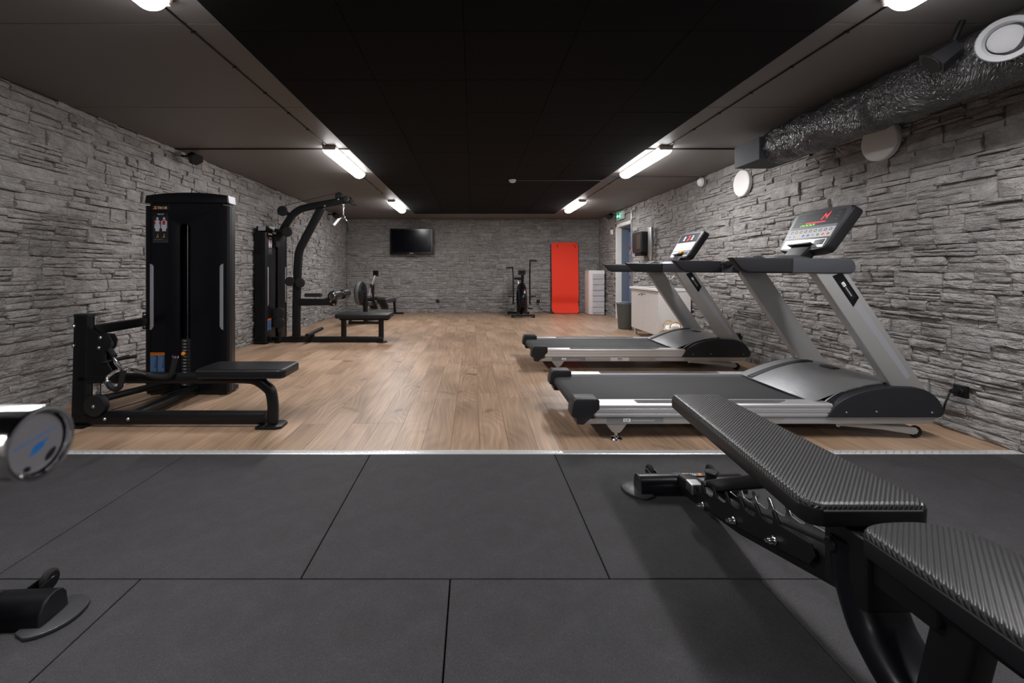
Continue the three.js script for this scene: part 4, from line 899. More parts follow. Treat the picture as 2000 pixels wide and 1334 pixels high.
// ---------------------------------------------------------------- rowing machine
{
  const t = thing('rowing_machine', 'black rowing machine with round flywheel and upright monitor near the far corner', 'rower', V(-2.15, 0, 9.3));
  const o = V(-2.17, 0, 8.85), fx = new THREE.Vector3(0.10, 0, -0.995).normalize(), side = new THREE.Vector3().crossVectors(fx, Y).normalize();   // fx: along the rail, away
  const P = (a, y, s = 0) => o.clone().addScaledVector(fx, a).addScaledVector(side, s).setY(y);
  const wheelAxis = side.clone();
  const wc = P(-0.06, 0.63, -0.07);
  part('flywheel_housing', lathe([[0, 0.075], [0.12, 0.078], [0.20, 0.065], [0.232, 0.04], [0.235, 0], [0.232, -0.04], [0.2, -0.065], [0, -0.07]], wc, wheelAxis, 34), M.black, t);
  part('air_screen', lathe([[0.2355, -0.034], [0.2375, -0.03], [0.2375, 0.03], [0.2355, 0.034]], wc, wheelAxis, 34), M.tread, t, 'grey perforated band round the flywheel');
  part('hub', lathe([[0, 0.095], [0.05, 0.093], [0.09, 0.08], [0.1, 0.07], [0, 0.07]], wc, wheelAxis, 24), M.blackGloss, t);
  part('front_leg', [sweep([P(-0.02, 0.62, 0), P(0.05, 0.04, 0)], rectProfile(0.09, 0.08, 0.015), side)], M.black, t);
  part('front_foot', sweep([P(0.05, 0.035, -0.32), P(0.05, 0.035, 0.32)], rectProfile(0.05, 0.05, 0.012), Y), M.black, t);
  for (const s of [-0.33, 0.33]) part('foot_cap', box(P(0.05, 0, s).x - 0.03, P(0.05, 0, s).x + 0.03, 0.002, 0.075, -P(0.05, 0, s).z - 0.035, -P(0.05, 0, s).z + 0.035, 0.012), M.rubber, t);
  part('rail', sweep([P(0.1, 0.40, 0), P(2.2, 0.36, 0)], rectProfile(0.05, 0.09, 0.01), Y), M.darkGrey, t);
  part('rail_track', sweep([P(0.1, 0.4475, 0), P(2.2, 0.4075, 0)], rectProfile(0.045, 0.006, 0.002), Y), M.alu, t);
  part('rear_leg', [sweep([P(2.1, 0.36, 0), P(2.18, 0.03, 0)], rectProfile(0.06, 0.05, 0.01), side), sweep([P(2.18, 0.025, -0.22), P(2.18, 0.025, 0.22)], rectProfile(0.04, 0.04, 0.01), Y)], M.black, t);
  part('monitor_arm', sweep(smooth([P(0.0, 0.58, 0.08), P(0.03, 0.72, 0.10), P(0.08, 0.92, 0.16), P(0.1, 0.98, 0.17)], 5), rectProfile(0.06, 0.03, 0.008), side), M.silverPaint, t);
  part('frame_bracket', [sweep([P(0.0, 0.80, 0.12), P(0.16, 0.56, 0.12)], rectProfile(0.05, 0.03, 0.006), side), sweep([P(0.16, 0.80, 0.12), P(0.16, 0.44, 0.12)], rectProfile(0.03, 0.03, 0.006), side), sweep([P(0.0, 0.79, 0.12), P(0.17, 0.79, 0.12)], rectProfile(0.03, 0.05, 0.006), Y)], M.black, t);
  const mc = P(0.12, 1.03, 0.18); part('monitor', box(mc.x - 0.055, mc.x + 0.055, 0.97, 1.09, -mc.z - 0.02, -mc.z + 0.025, 0.008), M.black, t);
  part('monitor_screen', box(mc.x - 0.04, mc.x + 0.04, 1.01, 1.075, -mc.z - 0.024, -mc.z - 0.018, 0.002), M.glassBlack, t);
  for (const s of [-0.12, 0.12]) { const f = part('foot_rest', sweep([P(0.35, 0.50, s + 0.1), P(0.62, 0.28, s + 0.1)], rectProfile(0.16, 0.05, 0.012), Y), M.black, t); part('foot_strap', sweep([P(0.45, 0.45, s + 0.03), P(0.45, 0.45, s + 0.17)], rectProfile(0.012, 0.04, 0.004), Y), M.rubber, f); }
  part('pull_handle', sweep([P(0.3, 0.56, -0.05), P(0.3, 0.54, 0.38)], roundProfile(0.017, 12), Y), M.steel, t);
  part('seat', slab([[P(0.8, 0, 0).x - 0.14, 9.5], [P(0.8, 0, 0).x + 0.17, 9.5], [P(0.8, 0, 0).x + 0.2, 9.66], [P(0.8, 0, 0).x + 0.05, 9.75], [P(0.8, 0, 0).x - 0.15, 9.7]], 0.475, 0.515, 0.012, 3), M.plastic, t);
  part('seat_carriage', box(P(0.8, 0, 0).x - 0.06, P(0.8, 0, 0).x + 0.06, 0.40, 0.48, 9.53, 9.7, 0.006), M.black, t);
}
// ---------------------------------------------------------------- air bike
{
  const t = thing('air_bike', 'black air bike with fan wheel and moving arms at the far wall', 'exercise bike', V(1.15, 0, 10.5));
  const cx = 1.15, fd = 10.45;
  part('fan_housing', lathe([[0, 0.085], [0.22, 0.09], [0.33, 0.075], [0.362, 0.05], [0.37, 0.0], [0.362, -0.05], [0.33, -0.075], [0.22, -0.09], [0, -0.085]], V(cx, 0.43, fd), X, 44), M.glassBlack, t);
  const ribs = []; for (const r of [0.12, 0.2, 0.28]) for (const s of [-1, 1]) ribs.push(new THREE.TorusGeometry(r, 0.005, 6, 40).rotateY(Math.PI / 2).translate(cx + s * 0.092, 0.43, -fd));
  for (let k = 0; k < 12; k++) for (const s of [-1, 1]) { const a = k / 12 * 2 * Math.PI; ribs.push(rod(V(cx + s * 0.092, 0.43 + Math.sin(a) * 0.05, fd + Math.cos(a) * 0.05), V(cx + s * 0.08, 0.43 + Math.sin(a) * 0.33, fd + Math.cos(a) * 0.33), 0.004, 6)); }
  part('fan_guard', ribs, M.black, t);
  part('front_foot', [box(cx - 0.27, cx + 0.27, 0.03, 0.08, fd - 0.36, fd - 0.30, 0.01)], M.black, t);
  part('rear_foot', box(cx - 0.3, cx + 0.24, 0.02, 0.07, fd + 0.42, fd + 0.48, 0.01), M.black, t);
  for (const s of [-0.2, 0.2]) part('transport_wheel', lathe([[0, 0.012], [0.028, 0.012], [0.032, 0], [0.028, -0.012], [0, -0.012]], V(cx + s, 0.033, fd - 0.37), X, 18), M.plastic, t);
  for (const s of [-0.25, 0.25]) part('foot_pad', box(cx + s - 0.02, cx + s + 0.02, 0.001, 0.035, fd - 0.355, fd - 0.305, 0.004), M.rubber, t);
  for (const s of [-0.27, 0.21]) part('foot_pad', box(cx + s - 0.02, cx + s + 0.02, 0.001, 0.025, fd + 0.425, fd + 0.475, 0.004), M.rubber, t);
  part('frame', [bar(V(cx - 0.02, 0.06, fd - 0.33), V(cx - 0.02, 0.06, fd + 0.45), 0.05, 0.05, Y, 0.01), bar(V(cx - 0.11, 0.06, fd - 0.1), V(cx - 0.11, 0.45, fd), 0.03, 0.05, Z, 0.008), bar(V(cx + 0.11, 0.06, fd - 0.1), V(cx + 0.11, 0.45, fd), 0.03, 0.05, Z, 0.008), bar(V(cx, 0.5, fd + 0.3), V(cx, 0.06, fd + 0.43), 0.06, 0.06, Z, 0.01), bar(V(cx + 0.02, 0.78, fd + 0.05), V(cx + 0.02, 1.02, fd - 0.02), 0.07, 0.05, Z, 0.01)], M.black, t);
  part('console', box(cx - 0.09, cx + 0.09, 0.98, 1.10, fd - 0.08, fd - 0.03, 0.012), M.plastic, t);
  part('console_screen', box(cx - 0.06, cx + 0.06, 1.01, 1.08, fd - 0.084, fd - 0.079, 0.002), M.glassBlack, t);
  part('seat_post', rod(V(cx - 0.03, 0.5, fd + 0.3), V(cx - 0.03, 0.86, fd + 0.42), 0.016, 14), M.chrome, t);
  part('saddle', slab([[cx - 0.13, fd + 0.52], [cx - 0.03, fd + 0.26], [cx + 0.03, fd + 0.26], [cx + 0.12, fd + 0.52], [cx + 0.06, fd + 0.58], [cx - 0.07, fd + 0.58]], 0.86, 0.92, 0.016, 3), M.vinyl, t);
  const arm = (s, top, dx, dd) => {
    part('moving_arm', [sweep(smooth([V(cx + s * 0.20, 0.28, fd), V(cx + s * 0.195, 0.55, fd - 0.02), V(cx + s * 0.195 + dx * 0.5, 0.95, fd + dd * 0.6), V(cx + s * 0.205 + dx, top - 0.06, fd + dd), V(cx + s * 0.205 + dx, top, fd + dd)], 5), roundProfile(0.018, 12), Z)], M.black, t);
    part('hand_grip', sweep([V(cx + s * 0.20 + dx, top, fd + dd), V(cx + s * 0.36 + dx, top - 0.012, fd + dd - 0.05)], roundProfile(0.019, 12), Y), M.rubber, t);
    part('foot_peg', rod(V(cx + s * 0.17, 0.48, fd - 0.06), V(cx + s * 0.33, 0.48, fd - 0.07), 0.022, 14), M.plastic, t);
    part('crank', bar(V(cx + s * 0.16, 0.30, fd - 0.02), V(cx + s * 0.165, 0.18, fd + (s > 0 ? 0.12 : -0.12)), 0.03, 0.018, X, 0.006), M.steel, t);
    part('pedal', box(cx + s * 0.23 - 0.05, cx + s * 0.23 + 0.05, 0.165, 0.19, fd + (s > 0 ? 0.07 : -0.17), fd + (s > 0 ? 0.17 : -0.07), 0.006), M.plastic, t);
  };
  arm(-1, 1.16, 0.0, 0.06); arm(1, 1.325, -0.01, -0.06);
}
// ---------------------------------------------------------------- treadmills
const skirtTex = canvasTexture(512, 64, (c, w, h) => {
  c.fillStyle = '#75777c'; c.fillRect(0, 0, w, h); c.fillStyle = '#f2f2f4'; c.fillRect(150, 12, 66, 40); c.fillStyle = '#64666c'; c.font = 'bold 40px sans-serif'; c.textBaseline = 'middle'; c.textAlign = 'center'; c.fillText('LK', 183, 34);
  c.strokeStyle = '#c3c5ca'; c.lineWidth = 4; c.beginPath(); c.moveTo(226, 40); for (let k = 1; k < 20; k++) c.lineTo(226 + k * 11, k % 2 ? 30 : 42); c.stroke();
});
const makerTex = canvasTexture(256, 64, (c, w, h) => {
  c.fillStyle = '#c9cacd'; c.fillRect(0, 0, w, h); c.fillStyle = '#15161a'; c.font = 'bold italic 46px sans-serif'; c.textBaseline = 'middle'; c.textAlign = 'center'; c.fillText('BH', 128, 28); c.fillStyle = '#d4562a'; c.fillRect(92, 52, 72, 6);
});
const uprightTex = canvasTexture(256, 64, (c, w, h) => { c.fillStyle = '#0b0b0e'; c.fillRect(0, 0, w, h); c.fillStyle = '#f0f0f3'; c.fillRect(26, 14, 56, 36); c.fillStyle = '#0b0b0e'; c.font = 'bold 32px sans-serif'; c.textBaseline = 'middle'; c.textAlign = 'center'; c.fillText('LK', 54, 34); c.strokeStyle = '#c9cad2'; c.lineWidth = 5; c.beginPath(); c.moveTo(92, 38); for (let k = 1; k < 14; k++) c.lineTo(92 + k * 10, k % 2 ? 26 : 40); c.stroke(); });
const hoodTex = canvasTexture(256, 40, (c, w, h) => { c.clearRect(0, 0, w, h); c.fillStyle = '#8b8e95'; c.fillRect(0, 0, w, h); c.fillStyle = '#1c1d22'; c.font = 'italic bold 28px sans-serif'; c.textBaseline = 'middle'; c.textAlign = 'center'; c.fillText('LK', 40, 21); c.strokeStyle = '#1c1d22'; c.lineWidth = 4; c.beginPath(); c.moveTo(70, 26); for (let k = 1; k < 16; k++) c.lineTo(70 + k * 10, k % 2 ? 14 : 27); c.stroke(); });
function consoleCanvas(kind, glow) {
  return canvasTexture(640, 400, (c, w, h) => {
    c.fillStyle = glow ? '#000' : '#06060a'; c.fillRect(0, 0, w, h);
    if (!glow) {
      c.fillStyle = '#26272c'; for (const x of [24, 500]) for (let k = 0; k < 3; k++) { c.fillRect(x, 24 + k * 50, 110, 8); c.fillStyle = '#3a3c42'; c.fillRect(x + 60, 36 + k * 50, 40, 16); c.fillStyle = '#26272c'; }
      c.fillStyle = kind ? '#cfd0d4' : '#6e7178'; c.fillRect(0, 210, w, 40);
      c.fillStyle = kind ? '#e9e9ec' : '#b5b7bd'; c.fillRect(0, 250, w, 150);
      for (let k = 0; k < 9; k++) { c.fillStyle = '#f4f4f7'; c.fillRect(28 + k * 67, 262, 48, 52); c.fillStyle = kind ? '#b9bac0' : '#22262e'; c.fillRect(33 + k * 67, 267, 38, 42); c.fillStyle = '#dfe2e8'; c.fillRect(44 + k * 67, 278, 16, 20); }
      const cols = ['#8a8d94', '#9a9da4', '#c9b73a', '#355aa8', '#7c4a52', '#8c9bb8', '#2f8f4a', '#d2572a', '#c8542c'];
      for (let k = 0; k < 9; k++) { c.fillStyle = '#e2e3e7'; c.fillRect(24 + k * 67, 328, 54, 54); c.fillStyle = cols[k]; c.beginPath(); c.arc(51 + k * 67, 355, 20, 0, 7); c.fill(); }
    }
    c.strokeStyle = '#ff2030'; c.fillStyle = '#ff2030'; c.lineCap = 'round';
    if (kind === 0) {
      c.lineWidth = 12; c.beginPath(); c.moveTo(380, 120); c.lineTo(400, 40); c.lineTo(425, 84); c.lineTo(450, 34); c.lineTo(440, 108); c.stroke();
      c.fillRect(180, 150, 270, 12);
      c.fillStyle = '#7ed321'; for (let k = 0; k < 16; k++) for (let j = 0; j < 3; j++) if ((k * 7 + j * 5) % 4) c.fillRect(120 + k * 13, 176 + j * 10, 9, 7);
    } else {
      c.lineWidth = 14; c.beginPath(); c.moveTo(290, 60); c.lineTo(335, 44); c.lineTo(350, 76); c.lineTo(300, 120); c.lineTo(350, 128); c.lineTo(300, 168); c.stroke();
      c.fillStyle = '#c8cad0'; if (!glow) for (const x of [150, 420]) for (let k = 0; k < 3; k++) c.fillRect(x, 50 + k * 40, 60, 22);
    }
  });
}
function treadmill(D, kind, label) {
  const t = thing('treadmill', label, 'treadmill', V(1.8, 0, D + 0.455), 'silver and black treadmills');
  const W = 0.91;
  const railP = (o, s) => [[0, 0.156], [0, 0.171], [0.005, 0.173], [0.005, 0.180], [0, 0.182], [0, 0.203], [0.005, 0.205], [0.005, 0.212], [0, 0.214], [0, 0.228], [0.007, 0.236], [0.105, 0.236], [0.105, 0.156]].map(([d, y]) => [o + s * d, y]);
  for (const s of [1, -1]) {
    const o = s > 0 ? D : D + W, pts = railP(o, s); if (s < 0) pts.reverse();
    const inn = (a) => s > 0 ? [o + a[0], o + a[1]] : [o - a[1], o - a[0]];
    const r = part('side_rail', profileX(pts, 0.775, 2.28, 0.0008), M.alu, t);
    const [ta, tb] = inn([0.022, 0.082]);
    const tr = part('step_strip', slab([[1.05, ta], [1.95, ta], [2.03, (ta + tb) / 2 + s * 0.02], [2.03, tb], [1.05, tb]].map(([x, d]) => [x, d]), 0.2355, 0.2395, 0.001), M.tread, r, 'dark grey anti slip strip');
    const ribs = []; for (let k = 0; k < 5; k++) ribs.push(box(1.06, 1.94, 0.239, 0.2408, ta + 0.006 + k * 0.011, ta + 0.010 + k * 0.011, 0.0005));
    part('step_ribs', ribs, M.tread, r);
    const [sa, sb] = inn([0.012, 0.022]);
    part('skirt', prism([[0.745, 0.106], [2.915, 0.106], [2.955, 0.150], [0.80, 0.150], [0.70, 0.118]], sa, sb, 0.0015), M.silverPaint, t);
    const [ca, cb] = inn([-0.006, 0.118]);
    part('end_cap', prism([[0.655, 0.268], [0.785, 0.268], [0.80, 0.258], [0.80, 0.205], [0.70, 0.106], [0.66, 0.108], [0.655, 0.145], [0.625, 0.158], [0.628, 0.20], [0.64, 0.25]], ca, cb, 0.0025), M.plastic, t);
    // prints on the skirt, facing outward
    const face = s > 0 ? sa - 0.0008 : sb + 0.0008, nx = s > 0 ? X : X.clone().negate(), nz = s > 0 ? Z : Z.clone().negate();
    part('series_print', frame(boxUVplane(0.36, 0.036), V(1.03, 0.130, face), nx, Y, nz), decal(skirtTex), t);
    part('maker_print', frame(boxUVplane(0.20, 0.038), V(1.58, 0.130, face), nx, Y, nz), decal(makerTex), t);
    part('grey_print', prism([[1.95, 0.115], [2.28, 0.115], [2.28, 0.146], [1.99, 0.146]], Math.min(face, face + s * 0.001), Math.max(face, face + s * 0.001), 0), M.inlay, t);
    // motor cover side
    const [ma, mb] = inn([-0.008, 0.07]);
    const side = new THREE.Shape(); side.moveTo(2.24, 0.152); side.lineTo(2.955, 0.152); side.quadraticCurveTo(2.99, 0.17, 2.975, 0.21); side.quadraticCurveTo(2.93, 0.325, 2.80, 0.340); side.lineTo(2.66, 0.345); side.quadraticCurveTo(2.40, 0.33, 2.285, 0.225); side.closePath();
    part('motor_cover_side', prism(side, ma, mb, 0.008, 3), M.plasticSoft, t);
    const edge = []; for (let k = 0; k <= 16; k++) { const q = k / 16, a = 1 - q; edge.push(V(a * a * 2.285 + 2 * a * q * 2.40 + q * q * 2.66, a * a * 0.225 + 2 * a * q * 0.33 + q * q * 0.345 + 0.003, s > 0 ? mb + 0.004 : ma - 0.004)); }
    part('cover_trim', sweep(edge, roundProfile(0.005, 8)), M.alu, t);
    for (const [x, y] of [[2.36, 0.185], [2.55, 0.19], [2.9, 0.185]]) part('screw', bolt(V(x, y, s > 0 ? ma + 0.001 : mb - 0.001), s > 0 ? Z : Z.clone().negate(), 0.005), M.steel, t);
    // feet
    const fd = s > 0 ? D + 0.03 : D + W - 0.03;
    part('foot_bracket', prism([[0.845, 0.108], [0.985, 0.108], [0.945, 0.055], [0.93, 0.045], [0.90, 0.045], [0.885, 0.055]], fd - 0.012, fd + 0.012, 0.002), M.silverPaint, t);
    part('levelling_foot', [rod(V(0.915, 0.025, fd), V(0.915, 0.06, fd), 0.010, 12), lathe([[0, 0], [0.036, 0], [0.038, 0.006], [0.034, 0.012], [0.018, 0.017], [0.012, 0.03], [0, 0.03]], V(0.915, 0.0005, fd), Y, 24)], M.chrome, t);
    const [wa, wb] = inn([0.03, 0.05]);
    part('lift_arm', prism([[2.30, 0.108], [2.46, 0.108], [2.84, 0.075], [2.855, 0.055], [2.845, 0.036], [2.82, 0.030], [2.79, 0.035], [2.62, 0.063], [2.34, 0.088]], wa, wb, 0.003), M.silverPaint, t);
    part('transport_wheel', lathe([[0, 0.012], [0.034, 0.012], [0.038, 0.006], [0.038, -0.006], [0.034, -0.012], [0, -0.012]], V(2.865, 0.039, (wa + wb) / 2 + s * 0.025), Z, 22), M.rubber, t);
    part('lift_bolt', disc(V(2.335, 0.098, (wa + wb) / 2 - s * 0.014), Z, 0.016, 0.012, 0.003, 18), M.steel, t);
    // upright
    const [ua, ub] = inn([0.03, 0.095]);
    const up = part('upright', prism([[2.685, 0.335], [2.905, 0.315], [2.395, 1.075], [2.185, 1.075]], ua, ub, 0.01, 3), M.silverPaint, t);
    const L = V2(2.29, 1.07), R = V2(2.795, 0.325), dir = R.clone().sub(L), len = dir.length(); dir.normalize();
    const nrm = V2(-dir.y, dir.x);   // towards the upper right of the leaning post
    const at = (a, b) => [L.x + dir.x * a + nrm.x * b, L.y + dir.y * a + nrm.y * b];
    const fz = s > 0 ? ua - 0.0006 : ub + 0.0006;
    const f0 = Math.min(fz, fz + s * 0.002), f1 = Math.max(fz, fz + s * 0.002);
    part('light_inlay', prism([at(0.27, 0.0), at(0.27, 0.05), at(0.84, 0.05), at(0.84, 0.018)], f0, f1, 0), M.inlay, up);
    part('black_inlay', prism([at(0.025, -0.005), at(0.04, 0.06), at(0.235, 0.06), at(0.265, -0.005)], f0, f1, 0), M.blackGloss, up);
    if (s > 0) { const c = at(0.15, 0.026), q = boxUVplane(0.14, 0.035); frame(q, V(c[0], c[1], fz - 0.001), new THREE.Vector3(dir.x, dir.y, 0), new THREE.Vector3(nrm.x, nrm.y, 0), Z); part('series_print', q, decal(uprightTex), up); }
    // handrail
    const [ha, hb] = inn([0.02, 0.085]);
    part('hand_grip', prism([[1.65, 1.166], [2.045, 1.160], [2.045, 1.064], [1.76, 1.066], [1.715, 1.085]], ha, hb, 0.014, 4), M.plasticSoft, t);
    const hr = new THREE.Shape(); hr.moveTo(2.043, 1.064); hr.lineTo(2.41, 1.062); hr.quadraticCurveTo(2.445, 1.065, 2.447, 1.10); hr.quadraticCurveTo(2.447, 1.155, 2.40, 1.158); hr.lineTo(2.043, 1.161); hr.closePath();
    part('handrail', prism(hr, ha - 0.001, hb + 0.001, 0.012, 3), M.railGrey, t);
  }
  // belt over the deck and rear roller
  const b = new THREE.Shape(); b.moveTo(0.695, 0.15); b.quadraticCurveTo(0.655, 0.152, 0.655, 0.185); b.quadraticCurveTo(0.655, 0.219, 0.695, 0.222); b.lineTo(2.45, 0.222); b.lineTo(2.45, 0.15); b.closePath();
  part('running_belt', prism(b, D + 0.125, D + W - 0.125, 0.002), M.belt, t);
  part('deck_frame', [box(0.8, 2.85, 0.11, 0.15, D + 0.03, D + W - 0.03, 0.003)], M.plastic, t);
  // hood
  {
    const n = 22, m = 26, pos = [], idx = [], uv = [];
    const prof = (q) => { const x = 2.20 + 0.755 * q; const y = q < 0.82 ? 0.232 + 0.128 * Math.sin(Math.min(1, q / 0.66) * Math.PI / 2) - (q > 0.66 ? (q - 0.66) * 0.1 : 0) : 0.344 - (q - 0.82) * 0.75; return [x, y]; };
    for (let i = 0; i <= n; i++) for (let k = 0; k <= m; k++) { const [x, y] = prof(i / n), s = k / m; pos.push(x - 0.025 * Math.sin(s * Math.PI) * (1 - i / n), y + 0.016 * Math.sin(s * Math.PI) * Math.sin(Math.PI * Math.min(1, 0.15 + i / n)), -(D + 0.055 + s * (W - 0.11))); uv.push(x, s * W); }
    for (let i = 0; i < n; i++) for (let k = 0; k < m; k++) { const a = i * (m + 1) + k, c = a + m + 1; idx.push(a, c, c + 1, a, c + 1, a + 1); }
    const g = new THREE.BufferGeometry(); g.setAttribute('position', new THREE.Float32BufferAttribute(pos, 3)); g.setAttribute('uv', new THREE.Float32BufferAttribute(uv, 2)); g.setIndex(idx); g.computeVertexNormals();
    // hood faces must look up
    if (g.attributes.normal.getY(5 * (m + 1) + 5) < 0) { for (let i = 0; i < idx.length; i += 3) { const q = idx[i + 1]; idx[i + 1] = idx[i + 2]; idx[i + 2] = q; } g.setIndex(idx); g.computeVertexNormals(); }
    const hood = part('motor_hood', [g, box(2.20, 2.25, 0.20, 0.234, D + 0.1, D + W - 0.1, 0.004)], M.hood, t, 'brushed metal motor hood');
    const strip = []; for (let i = 0; i <= 14; i++) { const [x, y] = prof(i / 22); strip.push(V(x - 0.01, y + 0.010, D + 0.70)); }
    part('black_stripe', sweep(strip, rectProfile(0.006, 0.06, 0.0025), Z), M.plasticSoft, hood);
    const [px, py] = prof(0.30), [qx, qy] = prof(0.34), tx = new THREE.Vector3(qx - px, qy - py, 0).normalize();
    part('series_print', frame(boxUVplane(0.16, 0.025), V(px, py + 0.0185, D + 0.42), Z, tx, new THREE.Vector3(-tx.y, tx.x, 0)), decal(hoodTex, { metalness: 0.6, roughness: 0.35 }), hood);
    part('hood_badge', box(2.60, 2.66, 0.371, 0.376, D + 0.40, D + 0.52, 0.002), M.darkGrey, hood);
  }
  // cross bar, console foot, console
  part('cross_bar', [prism([[2.16, 1.085], [2.40, 1.075], [2.43, 1.10], [2.40, 1.15], [2.18, 1.155]], D + 0.07, D + W - 0.07, 0.015, 3)], M.railGrey, t);
  part('pulse_bar', sweep(smooth([V(2.1, 1.13, D + 0.1), V(1.98, 1.14, D + 0.22), V(1.97, 1.14, D + 0.3)], 5), roundProfile(0.018, 12), Y), M.rubber, t);
  part('pulse_bar', sweep(smooth([V(2.1, 1.13, D + W - 0.1), V(1.98, 1.14, D + W - 0.22), V(1.97, 1.14, D + W - 0.3)], 5), roundProfile(0.018, 12), Y), M.rubber, t);
  part('console_foot', lathe([[0, 0.045], [0.07, 0.042], [0.12, 0.025], [0.15, 0.0], [0, -0.005]], V(2.33, 1.152, D + W / 2), Y, 30), M.hood, t);
  part('console_neck', prism([[2.33, 1.17], [2.43, 1.17], [2.50, 1.27], [2.44, 1.29]], D + W / 2 - 0.10, D + W / 2 + 0.10, 0.015, 3), M.black, t);
  const u = new THREE.Vector3(0.512, 0.859, 0).normalize(), n = new THREE.Vector3(-u.y, u.x, 0), o = V(2.395, 1.212, D + W / 2);
  const cs = (w0, w1, h, bulge) => { const s = new THREE.Shape(); s.moveTo(-w0, 0.03); s.quadraticCurveTo(0, -bulge, w0, 0.03); s.quadraticCurveTo(w0 + 0.02, 0.05, w0 + 0.02, 0.08); s.lineTo(w1, h - 0.05); s.quadraticCurveTo(w1, h - 0.012, w1 - 0.035, h - 0.008); s.quadraticCurveTo(0, h + 0.012, -w1 + 0.035, h - 0.008); s.quadraticCurveTo(-w1, h - 0.012, -w1, h - 0.05); s.lineTo(-w0 - 0.02, 0.08); s.quadraticCurveTo(-w0 - 0.02, 0.05, -w0, 0.03); return s; };
  const slabOf = (s, z0, z1, bv) => { const g = new THREE.ExtrudeGeometry(s, { depth: z1 - z0 - 2 * bv, bevelEnabled: true, bevelThickness: bv, bevelSize: bv, bevelOffset: -bv, bevelSegments: 3, curveSegments: 14 }); g.translate(0, 0, z0 + bv); return frame(boxUV(toCreasedNormals(clean(g), 0.5)), o, Z, u, n); };
  const con = part('console', slabOf(cs(0.215, 0.272, 0.385, 0.012), -0.075, 0, 0.012), M.plastic, t);
  part('face_plate', slabOf(cs(0.205, 0.262, 0.375, 0.008), -0.004, 0.003, 0.002), M.railGrey, con, 'grey console face');
  const flat = (w, h, x, y, z) => frame(boxUVplane(w, h), o.clone().addScaledVector(u, y).addScaledVector(n, z).addScaledVector(Z, x), Z, u, n);
  part('display', flat(0.44, 0.225, 0, 0.235, 0.0042), phys({ map: consoleCanvas(kind, false), roughness: 0.5, specularIntensity: 0.6, emissive: lin(1), emissiveMap: consoleCanvas(kind, true), emissiveIntensity: 0.9 }), con);
  part('lower_face', flat(0.40, 0.07, 0, 0.075, 0.0036), M.inlay, con);
  part('reading_ledge', slabOf(new THREE.Shape([V2(-0.12, 0.055), V2(0.10, 0.055), V2(0.10, 0.07), V2(-0.12, 0.068)]), 0.0, 0.03, 0.003), M.black, con);
  part('speaker_patch', slabOf(new THREE.Shape([V2(0.10, 0.06), V2(0.19, 0.06), V2(0.19, 0.105), V2(0.10, 0.10)]), 0.0, 0.005, 0.001), M.darkGrey, con);
  const kp = part('key_pad', prism([[2.12, 1.155], [2.26, 1.155], [2.255, 1.175], [2.20, 1.20], [2.15, 1.185]], D + W - 0.32, D + W - 0.17, 0.008, 3), M.railGrey, t);
  const keys = []; for (let i = 0; i < 3; i++) for (let k = 0; k < 3; k++) keys.push(box(2.145 + i * 0.013, 2.155 + i * 0.013, 1.182 + i * 0.006, 1.188 + i * 0.006, D + W - 0.30 + k * 0.04, D + W - 0.275 + k * 0.04, 0.001));
  part('keys', keys, M.greyInsert, kp);
  const sd = D + 0.13, wallD = kind ? 5.37 : 2.92;
  const pc = part('power_cord', sweep(smooth(kind ? [V(3.16, 0.27, wallD), V(3.12, 0.33, 5.3), V(3.1, 0.22, 5.22), V(3.08, 0.1, 5.15), V(2.97, 0.05, 5.05), V(2.88, 0.12, 4.95)] : [V(3.16, 0.27, wallD), V(3.13, 0.20, 2.92), V(3.12, 0.13, 2.93), V(3.05, 0.085, 2.95), V(2.9, 0.115, 2.98)], 10), roundProfile(0.006, 8), new THREE.Vector3(0.3, 0.2, 1).normalize()), M.black, t);
  part('plug', lathe([[0, 0.04], [0.012, 0.04], [0.02, 0.02], [0.021, 0], [0, 0]], V(WX - 0.042, 0.282, wallD), X.clone().negate(), 18), M.black, pc);
  if (kind) {
    const clip = part('safety_clip', slabOf(new THREE.Shape([V2(0.02, 0.075), V2(0.075, 0.068), V2(0.10, 0.095), V2(0.06, 0.115), V2(0.03, 0.105)]), 0.003, 0.03, 0.006), M.orange, t, 'orange safety key');
    part('safety_cord', sweep(smooth([o.clone().addScaledVector(u, 0.09).addScaledVector(n, 0.03).addScaledVector(Z, 0.06), o.clone().addScaledVector(u, 0.03).addScaledVector(n, 0.06).addScaledVector(Z, 0.08), V(2.33, 1.19, D + 0.33)], 6), roundProfile(0.003, 6), Z), M.rubber, clip);
  }
}
treadmill(2.79, 0, 'silver and black treadmill nearer the weight bench, red M on its console');
treadmill(4.73, 1, 'silver and black treadmill beside the sink cabinet, orange safety key on its console');

